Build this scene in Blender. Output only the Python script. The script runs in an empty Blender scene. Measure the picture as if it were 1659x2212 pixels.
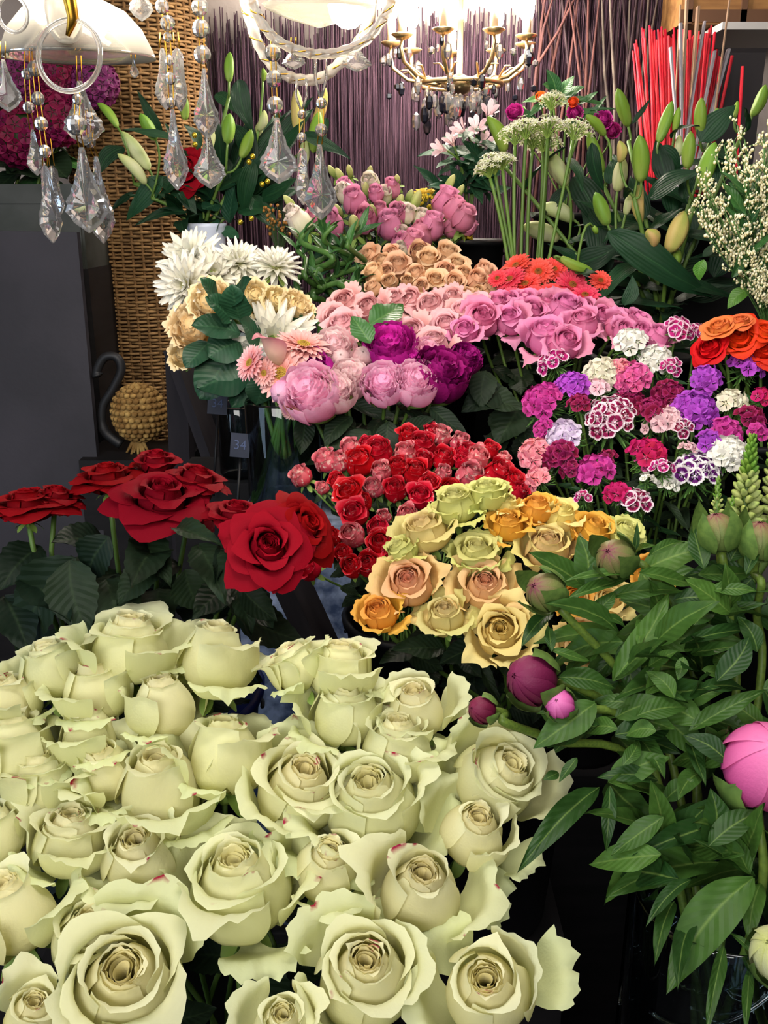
import bpy, math, random
import numpy as np
from mathutils import Vector, Matrix

# ------------------------------------------------------------------ camera frame
F = 2008.0
PITCH = math.radians(18.0)
CAM = Vector((0.0, 0.0, 1.6))
FWD = Vector((0, math.cos(PITCH), -math.sin(PITCH)))
UPV = Vector((0, math.sin(PITCH), math.cos(PITCH)))
RT = Vector((1, 0, 0))
COL = bpy.context.scene.collection
rnd = random.Random(7)
MW = {}                      # world matrices of the roots


def P(px, py, Y):
    d = RT * ((px - 829.5) / F) + UPV * ((1106 - py) / F) + FWD
    return CAM + d * (Y / d.y)


def depth(p):
    return (Vector(p) - CAM).dot(FWD)


def msize(px, p):
    return px * depth(p) / F


def lerp(x, x0, y0, x1, y1):
    t = (x - x0) / (x1 - x0)
    t = max(-0.3, min(1.3, t))
    return y0 + (y1 - y0) * t


def axis_frame(p, ax, ay, spin=0.0):
    """rotation whose Z points ax right, ay up of the line of sight, the rest towards the viewer"""
    w = (CAM - Vector(p)).normalized()
    r = UPV.cross(w).normalized()
    u = w.cross(r)
    n = math.hypot(ax, ay)
    if n > 0.98:
        ax, ay = ax * 0.98 / n, ay * 0.98 / n
    az = math.sqrt(max(0.03, 1 - ax * ax - ay * ay))
    z = (r * ax + u * ay + w * az).normalized()
    x = r - z * r.dot(z)
    if x.length < 0.05:
        x = u - z * u.dot(z)
    x.normalize()
    y = z.cross(x)
    m = Matrix((x, y, z)).transposed().to_4x4()
    return m @ Matrix.Rotation(spin, 4, 'Z')


# ------------------------------------------------------------------ mesh builder
class MB:
    def __init__(s):
        s.v, s.f, s.a, s.n = [], [], [], 0

    def grid(s, pts, att, wrap=False):
        n, m = pts.shape[:2]
        base = s.n
        s.v.append(pts.reshape(-1, 3)); s.a.append(att.reshape(-1, 3)); s.n += n * m
        mm = m if wrap else m - 1
        for i in range(n - 1):
            for j in range(mm):
                k = (j + 1) % m
                s.f.append((base + i * m + j, base + i * m + k, base + (i + 1) * m + k, base + (i + 1) * m + j))

    def raw(s, v, f, a=None):
        v = np.array(v, float).reshape(-1, 3)
        if a is None:
            a = np.zeros_like(v)
        base = s.n
        s.v.append(v); s.a.append(np.array(a, float).reshape(-1, 3)); s.n += len(v)
        s.f += [tuple(base + i for i in q) for q in f]

    def box(s, c, d, rot=None, a=(0.5, 0, 0)):
        c = np.array(c, float)
        v = np.array([(x, y, z) for x in (-.5, .5) for y in (-.5, .5) for z in (-.5, .5)]) * np.array(d, float)
        if rot is not None:
            v = v @ np.array(rot.to_3x3()).T
        s.raw(v + c, [(0, 1, 3, 2), (4, 6, 7, 5), (0, 4, 5, 1), (2, 3, 7, 6), (0, 2, 6, 4), (1, 5, 7, 3)], [a] * 8)

    def tube(s, pts, r, sides=6, att=(0, 0, 0), cap=True):
        pts = [np.array(p, float) for p in pts]
        n = len(pts)
        if not hasattr(r, '__len__'):
            r = [r] * n
        up = np.array((0.123, 0.31, 0.94))
        rings, at = [], []
        t0 = pts[1] - pts[0]
        t0 /= np.linalg.norm(t0) + 1e-12
        nn = np.cross(t0, up)
        if np.linalg.norm(nn) < 1e-3:
            nn = np.cross(t0, (1, 0, 0))
        nn /= np.linalg.norm(nn)
        th = np.linspace(0, 2 * math.pi, sides, endpoint=False)
        for i in range(n):
            t = pts[min(i + 1, n - 1)] - pts[max(i - 1, 0)]
            t = t / (np.linalg.norm(t) + 1e-12)
            nn = nn - t * nn.dot(t)
            nn /= np.linalg.norm(nn) + 1e-12
            b = np.cross(t, nn)
            rings.append(pts[i] + r[i] * (np.cos(th)[:, None] * nn + np.sin(th)[:, None] * b))
            at.append([(i / (n - 1), att[1], att[2])] * sides)
        base = s.n
        s.grid(np.array(rings), np.array(at), wrap=True)
        if cap:
            s.f.append(tuple(base + k for k in range(sides))[::-1])
            s.f.append(tuple(base + (n - 1) * sides + k for k in range(sides)))

    def lathe(s, prof, sides=24, mat=None, att=None):
        th = np.linspace(0, 2 * math.pi, sides, endpoint=False)
        pr = np.array(prof, float)
        pts = np.stack([pr[:, 0:1] * np.cos(th), pr[:, 0:1] * np.sin(th), np.repeat(pr[:, 1:2], sides, 1)], -1)
        if mat is not None:
            pts = pts @ np.array(mat.to_3x3()).T + np.array(mat.translation)
        n = len(pr)
        a = np.zeros(pts.shape)
        a[..., 0] = np.linspace(0, 1, n)[:, None]
        if att is not None:
            a[..., 1] = att
        s.grid(pts, a, wrap=True)

    def sphere(s, c, r, nu=10, nv=7, scale=(1, 1, 1), att=None):
        th = np.linspace(0, 2 * math.pi, nu, endpoint=False)
        ph = np.linspace(0.02, math.pi - 0.02, nv)
        pts = np.stack([np.sin(ph)[:, None] * np.cos(th), np.sin(ph)[:, None] * np.sin(th), np.repeat(np.cos(ph)[:, None], nu, 1)], -1)
        a = np.zeros(pts.shape)
        a[..., 0] = np.linspace(1, 0, nv)[:, None]
        if att is not None:
            a[...] = att
        s.grid(pts * r * np.array(scale) + np.array(c, float), a, wrap=True)

    def mesh(s, name, mat, smooth=True):
        me = bpy.data.meshes.new(name)
        v = np.concatenate(s.v)
        me.from_pydata(v.tolist(), [], s.f)
        at = me.attributes.new('pc', 'FLOAT_COLOR', 'POINT')
        c = np.ones((len(v), 4), np.float32)
        c[:, :3] = np.concatenate(s.a)
        at.data.foreach_set('color', c.ravel())
        if smooth:
            me.polygons.foreach_set('use_smooth', [True] * len(me.polygons))
        me.materials.append(mat)
        me.update()
        return me


def bez(ctrl, t):
    """Bezier of any degree; ctrl (k,d), t array"""
    c = np.array(ctrl, float)
    k = len(c) - 1
    out = 0
    for i in range(k + 1):
        out = out + math.comb(k, i) * ((1 - t) ** (k - i) * t ** i)[..., None] * c[i]
    return out


def wob(rng, x, freqs=(2, 3.3, 5.1)):
    return sum(math.sin(1) * 0 + np.sin(f * x + rng.uniform(0, 6.28)) * rng.uniform(.4, 1) for f in freqs) / len(freqs)


# ------------------------------------------------------------------ objects
def ob(name, mesh, parent=None, m=None, world=False):
    o = bpy.data.objects.new(name, mesh)
    COL.objects.link(o)
    if parent is not None:
        o.parent = parent
    if m is not None:
        if world and parent is not None:
            r = parent
            acc = MW[r.name]
            m = acc.inverted() @ m
        o.matrix_basis = m
    return o


def root(name, m, label, cat, group=None):
    o = bpy.data.objects.new(name, None)
    COL.objects.link(o)
    o.empty_display_size = 0.02
    o.matrix_basis = m
    MW[o.name] = m.copy()
    return tag(o, label, cat, group)


def tag(o, label=None, cat=None, group=None, kind=None):
    if label: o['label'] = label
    if cat: o['category'] = cat
    if group: o['group'] = group
    if kind: o['kind'] = kind
    return o


def TR(p):
    return Matrix.Translation(Vector(p))


# ------------------------------------------------------------------ materials
def rgb(h):
    """sRGB 0-255 triple -> linear"""
    return tuple(((c / 255) / 12.92 if c / 255 <= .04045 else (((c / 255) + .055) / 1.055) ** 2.4) for c in h) + (1,)


def newmat(name):
    m = bpy.data.materials.new(name)
    m.use_nodes = True
    nt = m.node_tree
    nt.nodes.clear()
    out = nt.nodes.new('ShaderNodeOutputMaterial')
    return m, nt, out


def N(nt, t, **kw):
    n = nt.nodes.new(t)
    for k, v in kw.items():
        setattr(n, k, v)
    return n


def ramp(nt, fac, stops):
    r = N(nt, 'ShaderNodeValToRGB')
    e = r.color_ramp.elements
    while len(e) > 1:
        e.remove(e[-1])
    e[0].position, e[0].color = stops[0][0], stops[0][1]
    for p, c in stops[1:]:
        x = e.new(p); x.color = c
    nt.links.new(fac, r.inputs[0])
    return r.outputs[0]


def mix(nt, fac, a, b, blend='MIX'):
    n = N(nt, 'ShaderNodeMix', data_type='RGBA', blend_type=blend)
    for sock, val in ((n.inputs['Factor'], fac), (n.inputs['A'], a), (n.inputs['B'], b)):
        if hasattr(val, 'is_linked') or isinstance(val, bpy.types.NodeSocket):
            nt.links.new(val, sock)
        else:
            sock.default_value = val
    return n.outputs['Result']


def math_n(nt, op, a, b=None, clamp=False):
    n = N(nt, 'ShaderNodeMath', operation=op, use_clamp=clamp)
    for i, val in enumerate((a, b)):
        if val is None: continue
        if isinstance(val, bpy.types.NodeSocket): nt.links.new(val, n.inputs[i])
        else: n.inputs[i].default_value = val
    return n.outputs[0]


def pc_attr(nt):
    a = N(nt, 'ShaderNodeAttribute', attribute_name='pc')
    s = N(nt, 'ShaderNodeSeparateColor')
    nt.links.new(a.outputs['Color'], s.inputs[0])
    return s.outputs[0], s.outputs[1], s.outputs[2]


def petal_mat(name, stops, outer=None, inner=None, outer_amt=.8, edge=None, edge_thr=.62, fleck=None, fleck_thr=.56, fleck_scale=9.0, transl=.25, rough=.6, var=.12, hue=.012, spec=.25, spots=None):
    """stops: [(v, srgb)] base to lip; outer: colour of the outermost layers; edge: blotches on the lip; fleck: streaks"""
    m, nt, out = newmat(name)
    R, G, B = pc_attr(nt)
    col = ramp(nt, R, [(p, rgb(c)) for p, c in stops])
    tc = N(nt, 'ShaderNodeTexCoord')
    if outer:
        f = math_n(nt, 'MULTIPLY', G, outer_amt, True)
        col = mix(nt, f, col, rgb(outer))
    if inner:
        fi = ramp(nt, G, [(.0, (1, 1, 1, 1)), (.3, (0, 0, 0, 1))])
        col = mix(nt, fi, col, rgb(inner))
    oi = N(nt, 'ShaderNodeObjectInfo')
    if fleck or edge:
        nz = N(nt, 'ShaderNodeTexNoise', noise_dimensions='4D')
        nz.inputs['Scale'].default_value = fleck_scale
        nz.inputs['Detail'].default_value = 3
        nt.links.new(tc.outputs['Object'], nz.inputs['Vector'])
        nt.links.new(math_n(nt, 'MULTIPLY', oi.outputs['Random'], 40.0), nz.inputs['W'])
    if fleck:
        f = ramp(nt, nz.outputs[0], [(fleck_thr - .04, (0, 0, 0, 1)), (fleck_thr + .05, (1, 1, 1, 1))])
        col = mix(nt, f, col, rgb(fleck))
    if edge:
        lip = ramp(nt, R, [(.93, (0, 0, 0, 1)), (.985, (1, 1, 1, 1))])
        nn = ramp(nt, nz.outputs[0], [(edge_thr, (0, 0, 0, 1)), (edge_thr + .04, (1, 1, 1, 1))])
        col = mix(nt, math_n(nt, 'MULTIPLY', lip, nn), col, rgb(edge))
    hs = N(nt, 'ShaderNodeHueSaturation')
    hs.inputs['Hue'].default_value = .5
    nt.links.new(col, hs.inputs['Color'])
    mr = N(nt, 'ShaderNodeMapRange')
    mr.inputs[3].default_value, mr.inputs[4].default_value = 1 - var, 1 + var * .5
    nt.links.new(oi.outputs['Random'], mr.inputs[0]); nt.links.new(mr.outputs[0], hs.inputs['Value'])
    m2 = N(nt, 'ShaderNodeMapRange')
    m2.inputs[3].default_value, m2.inputs[4].default_value = .5 - hue, .5 + hue
    fr = math_n(nt, 'FRACT', math_n(nt, 'MULTIPLY', oi.outputs['Random'], 7.31))
    nt.links.new(fr, m2.inputs[0]); nt.links.new(m2.outputs[0], hs.inputs['Hue'])
    col = hs.outputs[0]
    p = N(nt, 'ShaderNodeBsdfPrincipled')
    p.inputs['Roughness'].default_value = rough
    p.inputs['Specular IOR Level'].default_value = spec
    nt.links.new(col, p.inputs['Base Color'])
    # fine veining of the petal skin
    wv = N(nt, 'ShaderNodeTexNoise'); wv.inputs['Scale'].default_value = 26; wv.inputs['Detail'].default_value = 2
    nt.links.new(tc.outputs['Object'], wv.inputs['Vector'])
    bp = N(nt, 'ShaderNodeBump'); bp.inputs['Strength'].default_value = .12; bp.inputs['Distance'].default_value = .004
    nt.links.new(wv.outputs[0], bp.inputs['Height']); nt.links.new(bp.outputs[0], p.inputs['Normal'])
    if transl:
        t = N(nt, 'ShaderNodeBsdfTranslucent')
        nt.links.new(col, t.inputs['Color'])
        ms = N(nt, 'ShaderNodeMixShader'); ms.inputs[0].default_value = transl
        nt.links.new(p.outputs[0], ms.inputs[1]); nt.links.new(t.outputs[0], ms.inputs[2])
        nt.links.new(ms.outputs[0], out.inputs[0])
    else:
        nt.links.new(p.outputs[0], out.inputs[0])
    return m


def leaf_mat(name, c0, c1, rib, rough=.42, spec=.4, var=.3, transl=.12, stripes=0):
    m, nt, out = newmat(name)
    R, G, B = pc_attr(nt)
    oi = N(nt, 'ShaderNodeObjectInfo')
    col = mix(nt, oi.outputs['Random'], rgb(c0), rgb(c1))
    f = ramp(nt, B, [(0, (1, 1, 1, 1)), (.10, (0, 0, 0, 1))])
    col = mix(nt, math_n(nt, 'MULTIPLY', f, .6), col, rgb(rib))
    tc = N(nt, 'ShaderNodeTexCoord')
    nz = N(nt, 'ShaderNodeTexNoise'); nz.inputs['Scale'].default_value = 7; nz.inputs['Detail'].default_value = 4
    nt.links.new(tc.outputs['Object'], nz.inputs['Vector'])
    hs = N(nt, 'ShaderNodeHueSaturation')
    mr = N(nt, 'ShaderNodeMapRange'); mr.inputs[3].default_value, mr.inputs[4].default_value = 1 - var, 1 + var
    nt.links.new(nz.outputs[0], mr.inputs[0]); nt.links.new(mr.outputs[0], hs.inputs['Value']); nt.links.new(col, hs.inputs['Color'])
    p = N(nt, 'ShaderNodeBsdfPrincipled'); p.inputs['Roughness'].default_value = rough; p.inputs['Specular IOR Level'].default_value = spec
    nt.links.new(hs.outputs[0], p.inputs['Base Color'])
    # side veins as a bump: waves running out from the rib
    vv = math_n(nt, 'SINE', math_n(nt, 'MULTIPLY', math_n(nt, 'SUBTRACT', R, math_n(nt, 'MULTIPLY', B, .22)), 60.0))
    if stripes:
        vv = math_n(nt, 'SINE', math_n(nt, 'MULTIPLY', B, float(stripes)))
    bp = N(nt, 'ShaderNodeBump'); bp.inputs['Strength'].default_value = .12; bp.inputs['Distance'].default_value = .02
    nt.links.new(vv, bp.inputs['Height']); nt.links.new(bp.outputs[0], p.inputs['Normal'])
    t = N(nt, 'ShaderNodeBsdfTranslucent'); nt.links.new(hs.outputs[0], t.inputs['Color'])
    ms = N(nt, 'ShaderNodeMixShader'); ms.inputs[0].default_value = transl
    nt.links.new(p.outputs[0], ms.inputs[1]); nt.links.new(t.outputs[0], ms.inputs[2]); nt.links.new(ms.outputs[0], out.inputs[0])
    return m


def plain(name, c, rough=.6, spec=.4, metal=0., noise=None, nscale=20., bump=0., bscale=40., var=0., coat=0., stretch=None, along=None):
    m, nt, out = newmat(name)
    p = N(nt, 'ShaderNodeBsdfPrincipled')
    p.inputs['Roughness'].default_value = rough; p.inputs['Specular IOR Level'].default_value = spec; p.inputs['Metallic'].default_value = metal
    p.inputs['Coat Weight'].default_value = coat
    tc = N(nt, 'ShaderNodeTexCoord')
    vec = tc.outputs['Object']
    if stretch:
        mp = N(nt, 'ShaderNodeMapping'); mp.inputs['Scale'].default_value = stretch
        nt.links.new(vec, mp.inputs[0]); vec = mp.outputs[0]
    col = rgb(c)
    if along:
        R, G, B = pc_attr(nt)
        col = ramp(nt, R, [(q, rgb(k)) for q, k in along])
    if noise:
        nz = N(nt, 'ShaderNodeTexNoise'); nz.inputs['Scale'].default_value = nscale; nz.inputs['Detail'].default_value = 6
        nt.links.new(vec, nz.inputs['Vector'])
        f = ramp(nt, nz.outputs[0], [(.38, (0, 0, 0, 1)), (.62, (1, 1, 1, 1))])
        col = mix(nt, f, col, rgb(noise))
    if var:
        oi = N(nt, 'ShaderNodeObjectInfo'); hs = N(nt, 'ShaderNodeHueSaturation')
        mr = N(nt, 'ShaderNodeMapRange'); mr.inputs[3].default_value, mr.inputs[4].default_value = 1 - var, 1 + var
        nt.links.new(oi.outputs['Random'], mr.inputs[0]); nt.links.new(mr.outputs[0], hs.inputs['Value'])
        if isinstance(col, bpy.types.NodeSocket): nt.links.new(col, hs.inputs['Color'])
        else: hs.inputs['Color'].default_value = col
        col = hs.outputs[0]
    if isinstance(col, bpy.types.NodeSocket): nt.links.new(col, p.inputs['Base Color'])
    else: p.inputs['Base Color'].default_value = col
    if bump:
        nb = N(nt, 'ShaderNodeTexNoise'); nb.inputs['Scale'].default_value = bscale; nb.inputs['Detail'].default_value = 5
        nt.links.new(vec, nb.inputs['Vector'])
        bp = N(nt, 'ShaderNodeBump'); bp.inputs['Strength'].default_value = bump; bp.inputs['Distance'].default_value = .01
        nt.links.new(nb.outputs[0], bp.inputs['Height']); nt.links.new(bp.outputs[0], p.inputs['Normal'])
    nt.links.new(p.outputs[0], out.inputs[0])
    return m


def glass_mat(name, tint=(255, 255, 255), rough=0., ior=1.5, white=0.):
    m, nt, out = newmat(name)
    g = N(nt, 'ShaderNodeBsdfGlass'); g.inputs['Color'].default_value = rgb(tint); g.inputs['Roughness'].default_value = rough; g.inputs['IOR'].default_value = ior
    sh = g.outputs[0]
    if white:
        d = N(nt, 'ShaderNodeBsdfTranslucent'); d.inputs['Color'].default_value = rgb(tint)
        d2 = N(nt, 'ShaderNodeBsdfDiffuse'); d2.inputs['Color'].default_value = rgb(tint)
        md = N(nt, 'ShaderNodeMixShader'); md.inputs[0].default_value = .5
        nt.links.new(d.outputs[0], md.inputs[1]); nt.links.new(d2.outputs[0], md.inputs[2])
        ms = N(nt, 'ShaderNodeMixShader'); ms.inputs[0].default_value = white
        nt.links.new(sh, ms.inputs[1]); nt.links.new(md.outputs[0], ms.inputs[2]); sh = ms.outputs[0]
    nt.links.new(sh, out.inputs[0])
    return m


def thin_glass(name, tint=(255, 255, 255), amount=.9, ior=1.5, rough=0.):
    m, nt, out = newmat(name)
    t = N(nt, 'ShaderNodeBsdfTransparent'); t.inputs[0].default_value = rgb(tint)
    g = N(nt, 'ShaderNodeBsdfGlossy'); g.inputs['Roughness'].default_value = rough
    lw = N(nt, 'ShaderNodeFresnel'); lw.inputs[0].default_value = ior
    f = math_n(nt, 'ADD', math_n(nt, 'MULTIPLY', lw.outputs[0], amount), .02, True)
    ms = N(nt, 'ShaderNodeMixShader'); nt.links.new(f, ms.inputs[0]); nt.links.new(t.outputs[0], ms.inputs[1]); nt.links.new(g.outputs[0], ms.inputs[2])
    nt.links.new(ms.outputs[0], out.inputs[0])
    return m


def emit(name, c, s):
    m, nt, out = newmat(name)
    e = N(nt, 'ShaderNodeEmission'); e.inputs[0].default_value = rgb(c); e.inputs[1].default_value = s
    nt.links.new(e.outputs[0], out.inputs[0])
    return m


M_stem = plain('stem_green', (88, 118, 48), .5, .4, var=.25)
M_stem_dark = plain('stem_dark', (46, 66, 34), .5, .35, var=.25)
M_calyx = plain('calyx_green', (120, 146, 66), .55, .3, var=.2)
L_rose = leaf_mat('rose_leaf', (16, 32, 20), (34, 50, 30), (50, 68, 42), rough=.55, spec=.2)
L_peony = leaf_mat('peony_leaf', (30, 62, 24), (70, 106, 40), (120, 148, 72), rough=.45, spec=.25, var=.35)
L_lily = leaf_mat('lily_leaf', (14, 40, 24), (24, 60, 34), (40, 78, 44), stripes=26, rough=.5, spec=.25)
L_mid = leaf_mat('mid_leaf', (34, 76, 40), (62, 108, 52), (110, 146, 84))
L_euca = leaf_mat('eucalyptus_leaf', (22, 58, 38), (40, 82, 54), (60, 100, 68), rough=.5)
M_black = plain('black_plastic', (14, 14, 17), .5, .3)
M_blue = plain('blue_plastic', (16, 28, 84), .4, .4)
# ------------------------------------------------------------------ flower geometry
def petal(mb, phi, A, prof, layer, rng, ruffle=.03, tip=0., e=.18, spiral=.06, nu=11, nv=10, edge_out=0., rfreq=1., lean=0., fold=0.):
    v = np.linspace(0, 1, nv)[:, None] ** .9
    u = np.linspace(-1, 1, nu)[None, :]
    top = 1 - e * np.abs(u) ** 2.6 + tip * np.clip(1 - np.abs(u) * 1.7, 0, 1) ** 1.3 + ruffle * .7 * wob(rng, u * 5 * rfreq)
    vv = v * top
    rz = bez(prof, vv)
    r, z = rz[..., 0], rz[..., 1]
    sm = np.clip(vv / .6, 0, 1); sm = sm * sm * (3 - 2 * sm)
    hw = A * (.42 + .58 * sm)
    ang = phi + u * hw + lean * vv
    lipw = vv ** 4
    r = r * (1 + spiral * u) + edge_out * np.abs(u) ** 3 * vv ** 2 + ruffle * wob(rng, u * 4.5 * rfreq + vv * 2) * lipw * 1.6 + .012 * wob(rng, u * 2 + vv * 3)
    z = z + ruffle * wob(rng, u * 5.3 * rfreq + vv) * lipw
    if fold:
        r = r + fold * np.clip(1 - np.abs(u) * 2.2, 0, 1) * vv ** 2
    pts = np.stack([r * np.cos(ang), r * np.sin(ang), z], -1)
    att = np.stack([np.clip(np.repeat(v, nu, 1), 0, 1), np.full(r.shape, layer), np.repeat(np.abs(u), nv, 0)], -1)
    mb.grid(pts, att)


def rose_heart(rng, opn=.4, res=1., layers=3, ruffle=.02, height=1., core_turns=2.4):
    """closed egg of wrapped petals; unit bloom is about 1 across and 1 high, base at z=0, axis z"""
    mb = MB()
    nt_ = int(44 * res)
    th = np.linspace(0, 2 * math.pi * core_turns, nt_)[None, :]
    v = np.linspace(0, 1, 6)[:, None]
    rr = .028 + (.085 + .045 * opn) * th / th.max() + .012 * np.sin(th * 1.7) + .03 * v ** 3
    z = (.40 + (.50 - .05 * th / th.max() + .03 * np.sin(th * 1.3)) * v) * height
    ph0 = rng.uniform(0, 6)
    pts = np.stack([rr * np.cos(th + ph0), rr * np.sin(th + ph0), z + 0 * th], -1)
    att = np.stack([.35 + .6 * v + 0 * th, np.zeros(rr.shape), np.full(rr.shape, .5)], -1)
    mb.grid(pts, att)
    specs = [
        (3, 1.7, [(.05, 0), (.26, .2), (.27, .6), (.10, .90), (.12 + .03 * opn, .96)], .05),
        (3, 1.6, [(.05, 0), (.34, .12), (.38, .60), (.11, .93), (.145 + .04 * opn, .985)], .1),
        (3, 1.5, [(.05, 0), (.44, .08), (.50, .60), (.12, .95), (.18 + .05 * opn, 1.0)], .2),
        (3, 1.4, [(.06, 0), (.56, .02), (.68, .56), (.13, .94), (.235 + .14 * opn, 1.0 - .02 * opn)], .35),
        (4, 1.1, [(.06, 0), (.60, .0), (.78, .5), (.20, .90), (.36 + .34 * opn, .95 - .09 * opn)], .5),
        (5, .95, [(.06, 0), (.62, .0), (.80, .42), (.46, .82), (.72 + .36 * opn, .72 - .14 * opn)], .8),
        (5, .85, [(.06, 0), (.62, -.02), (.86, .36), (.60, .72), (.95 + .3 * opn, .50 - .16 * opn)], .95),
    ][:layers + 1]
    nu, nv = max(5, int(12 * res)), max(5, int(11 * res))
    for k, A, pr, lay in specs:
        p0 = rng.uniform(0, 6)
        for i in range(k):
            pr2 = [(a * (1 + rng.uniform(-.05, .05)), b * height * (1 + rng.uniform(-.05, .03))) for a, b in pr]
            pr2[4] = (pr2[4][0] + (rng.uniform(0, .12) if lay > .3 else 0), pr2[4][1] - (rng.uniform(0, .05) if lay > .3 else 0))
            petal(mb, p0 + i * 2 * math.pi / k + rng.uniform(-.12, .12), A * rng.uniform(.92, 1.06), pr2, lay, rng, ruffle=ruffle, tip=rng.choice((0, .04, .07)), e=.16, spiral=.09, nu=nu, nv=nv, lean=.22)
    mb.sphere((0, 0, .14), .15, 8, 6, (1, 1, 1), (0, .6, 0))
    return mb


def outer_petal(rng, kind, ruffle=.05):
    mb = MB()
    if kind == 0:      # upright wrapping petal with a rolled lip
        pr = [(.08, 0), (.62, .0), (.78, .5), (.38, .86), (.56 + rng.uniform(0, .22), .90)]
        A, lay, e = rng.uniform(.95, 1.15), .5, .14
    elif kind == 1:    # half open
        pr = [(.08, 0), (.62, .0), (.86, .42), (.58, .80), (.84 + rng.uniform(0, .16), .74)]
        A, lay, e = rng.uniform(.75, .9), .75, .12
    else:              # guard petal folded back, greenish
        pr = [(.08, .02), (.58, -.06), (.84, .25), (.80, .55), (.98 + rng.uniform(0, .14), .36 + rng.uniform(-.14, .12))]
        A, lay, e = rng.uniform(.46, .62), 1., .10
    petal(mb, 0, A, pr, lay, rng, ruffle=ruffle * (1 + .15 * kind), tip=rng.choice((0, .05, .1)), e=e, spiral=rng.uniform(.02, .1), nu=19, nv=13, rfreq=.75, fold=rng.uniform(0, .04))
    return mb


def strap(mb, phi, elev, L, w, curl, layer, rng, r0=.05, z0=0., cup=.12, nu=5, nv=7, pt=1.6, base=.45):
    """strap petal leaving the axis at angle elev above the flower plane and curling by curl"""
    t = np.linspace(0, 1, nv)
    a = elev + curl * t
    dr = np.cos(a); dz = np.sin(a)
    r = r0 + L * np.concatenate([[0], np.cumsum((dr[1:] + dr[:-1]) / 2)]) / (nv - 1)
    z = z0 + L * np.concatenate([[0], np.cumsum((dz[1:] + dz[:-1]) / 2)]) / (nv - 1)
    ww = w * (base + (1 - base) * np.clip(t * 2.2, 0, 1)) * np.clip(1 - t ** (2.5 * pt), 0.04, 1) ** .6
    u = np.linspace(-1, 1, nu)[None, :]
    nr, nz_ = -np.sin(a), np.cos(a)
    off = cup * w * u ** 2
    R_ = r[:, None] + nr[:, None] * off
    Z_ = z[:, None] + nz_[:, None] * off
    T_ = ww[:, None] * u
    c, s_ = math.cos(phi), math.sin(phi)
    pts = np.stack([R_ * c - T_ * s_, R_ * s_ + T_ * c, Z_], -1)
    att = np.stack([np.repeat(t[:, None], nu, 1), np.full(T_.shape, layer), np.repeat(np.abs(u), nv, 0)], -1)
    mb.grid(pts, att)


def calyx_mesh(mat, name='calyx', n=5, L=.42, droop=-.2):
    rng = random.Random(3)
    mb = MB()
    mb.sphere((0, 0, -.05), .12, 10, 7, (1, 1, 1.25), (.2, 0, .5))
    for i in range(n):
        strap(mb, i * 2 * math.pi / n, droop + rng.uniform(-.3, .3), L, .1, -.5 + rng.uniform(-.4, .4), .2, rng, r0=.08, z0=-.02)
    return mb.mesh(name, mat)


def dahlia_mb(rng, rows=((10, 1.25, .55), (12, .95, .75), (14, .62, .92), (15, .28, 1.0), (14, -.05, 1.0)), w=.13, curl=-.25, pt=1.1, cup=.6):
    mb = MB()
    for j, (n, el, L) in enumerate(rows):
        p0 = rng.uniform(0, 6)
        for i in range(n):
            strap(mb, p0 + i * 2 * math.pi / n + rng.uniform(-.1, .1), el + rng.uniform(-.12, .12), L * .5 * rng.uniform(.9, 1.08), w * rng.uniform(.85, 1.15), curl + rng.uniform(-.3, .3), j / 4.0, rng, r0=.06, z0=.12 - .03 * j, cup=cup, pt=pt)
    mb.sphere((0, 0, .06), .12, 8, 6, (1, 1, .8), (0, .5, 0))
    return mb


def gerbera_mb(rng, n=26, w=.055):
    mb = MB()
    for ring, (el, L) in enumerate(((.12, .5), (.26, .44), (.55, .24))):
        nn = n if ring < 2 else n
        for i in range(nn):
            strap(mb, (i + .5 * ring) * 2 * math.pi / nn + rng.uniform(-.06, .06), el + rng.uniform(-.1, .08), L * .82 * rng.uniform(.92, 1.05), w * (1 if ring < 2 else .55), -.25 + rng.uniform(-.15, .15), ring / 2, rng, r0=.1, z0=.02 * ring, cup=.3, pt=2.2, nu=3, nv=6, base=.6)
    return mb


def disc_mb(rng, r=.13):
    mb = MB()
    mb.sphere((0, 0, .02), r, 12, 7, (1, 1, .45), (.3, 0, 0))
    for k in range(46):
        rr = r * math.sqrt(k / 46) * 1.0; a = k * 2.4
        mb.sphere((rr * math.cos(a), rr * math.sin(a), .02 + .42 * r * math.sqrt(max(0, 1 - (rr / r) ** 2)) + .004), .013, 5, 4, (1, 1, 1.4), (rr / r, 0, 0))
    return mb


def peony_mb(rng, opn=.5, n_in=26, ruffle=.09):
    mb = MB()
    for i in range(n_in * 2):
        r = .05 + .36 * math.sqrt((i + .5) / (n_in * 2))
        top = .98 - 1.5 * r * r + rng.uniform(-.04, .04)
        pr = [(r * .5, .25), (r * .9, .35), (r * 1.2, top - .25), (r * 1.05, top - .06), (r * 1.05 + rng.uniform(-.03, .08), top)]
        petal(mb, i * 2.4 + rng.uniform(-.5, .5), min(.9, .17 / (r + .08)), pr, .1 + r, rng, ruffle=ruffle * .6, e=.12, spiral=rng.uniform(-.2, .2), nu=7, nv=6, rfreq=.9)
    mb.sphere((0, 0, .5), .38, 10, 7, (1, 1, 1), (.6, .3, 0))
    for i in range(8):
        o = opn * rng.uniform(.6, 1.3)
        pr = [(.06, 0), (.48, -.02), (.68, .4), (.52, .75), (.5 + .3 * o, .82 - .2 * o)]
        petal(mb, i * 2 * math.pi / 8 + rng.uniform(-.2, .2), rng.uniform(.55, .75), pr, .9, rng, ruffle=ruffle * .8, e=.08, nu=13, nv=9, rfreq=.8, spiral=.08)
    return mb


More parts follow.
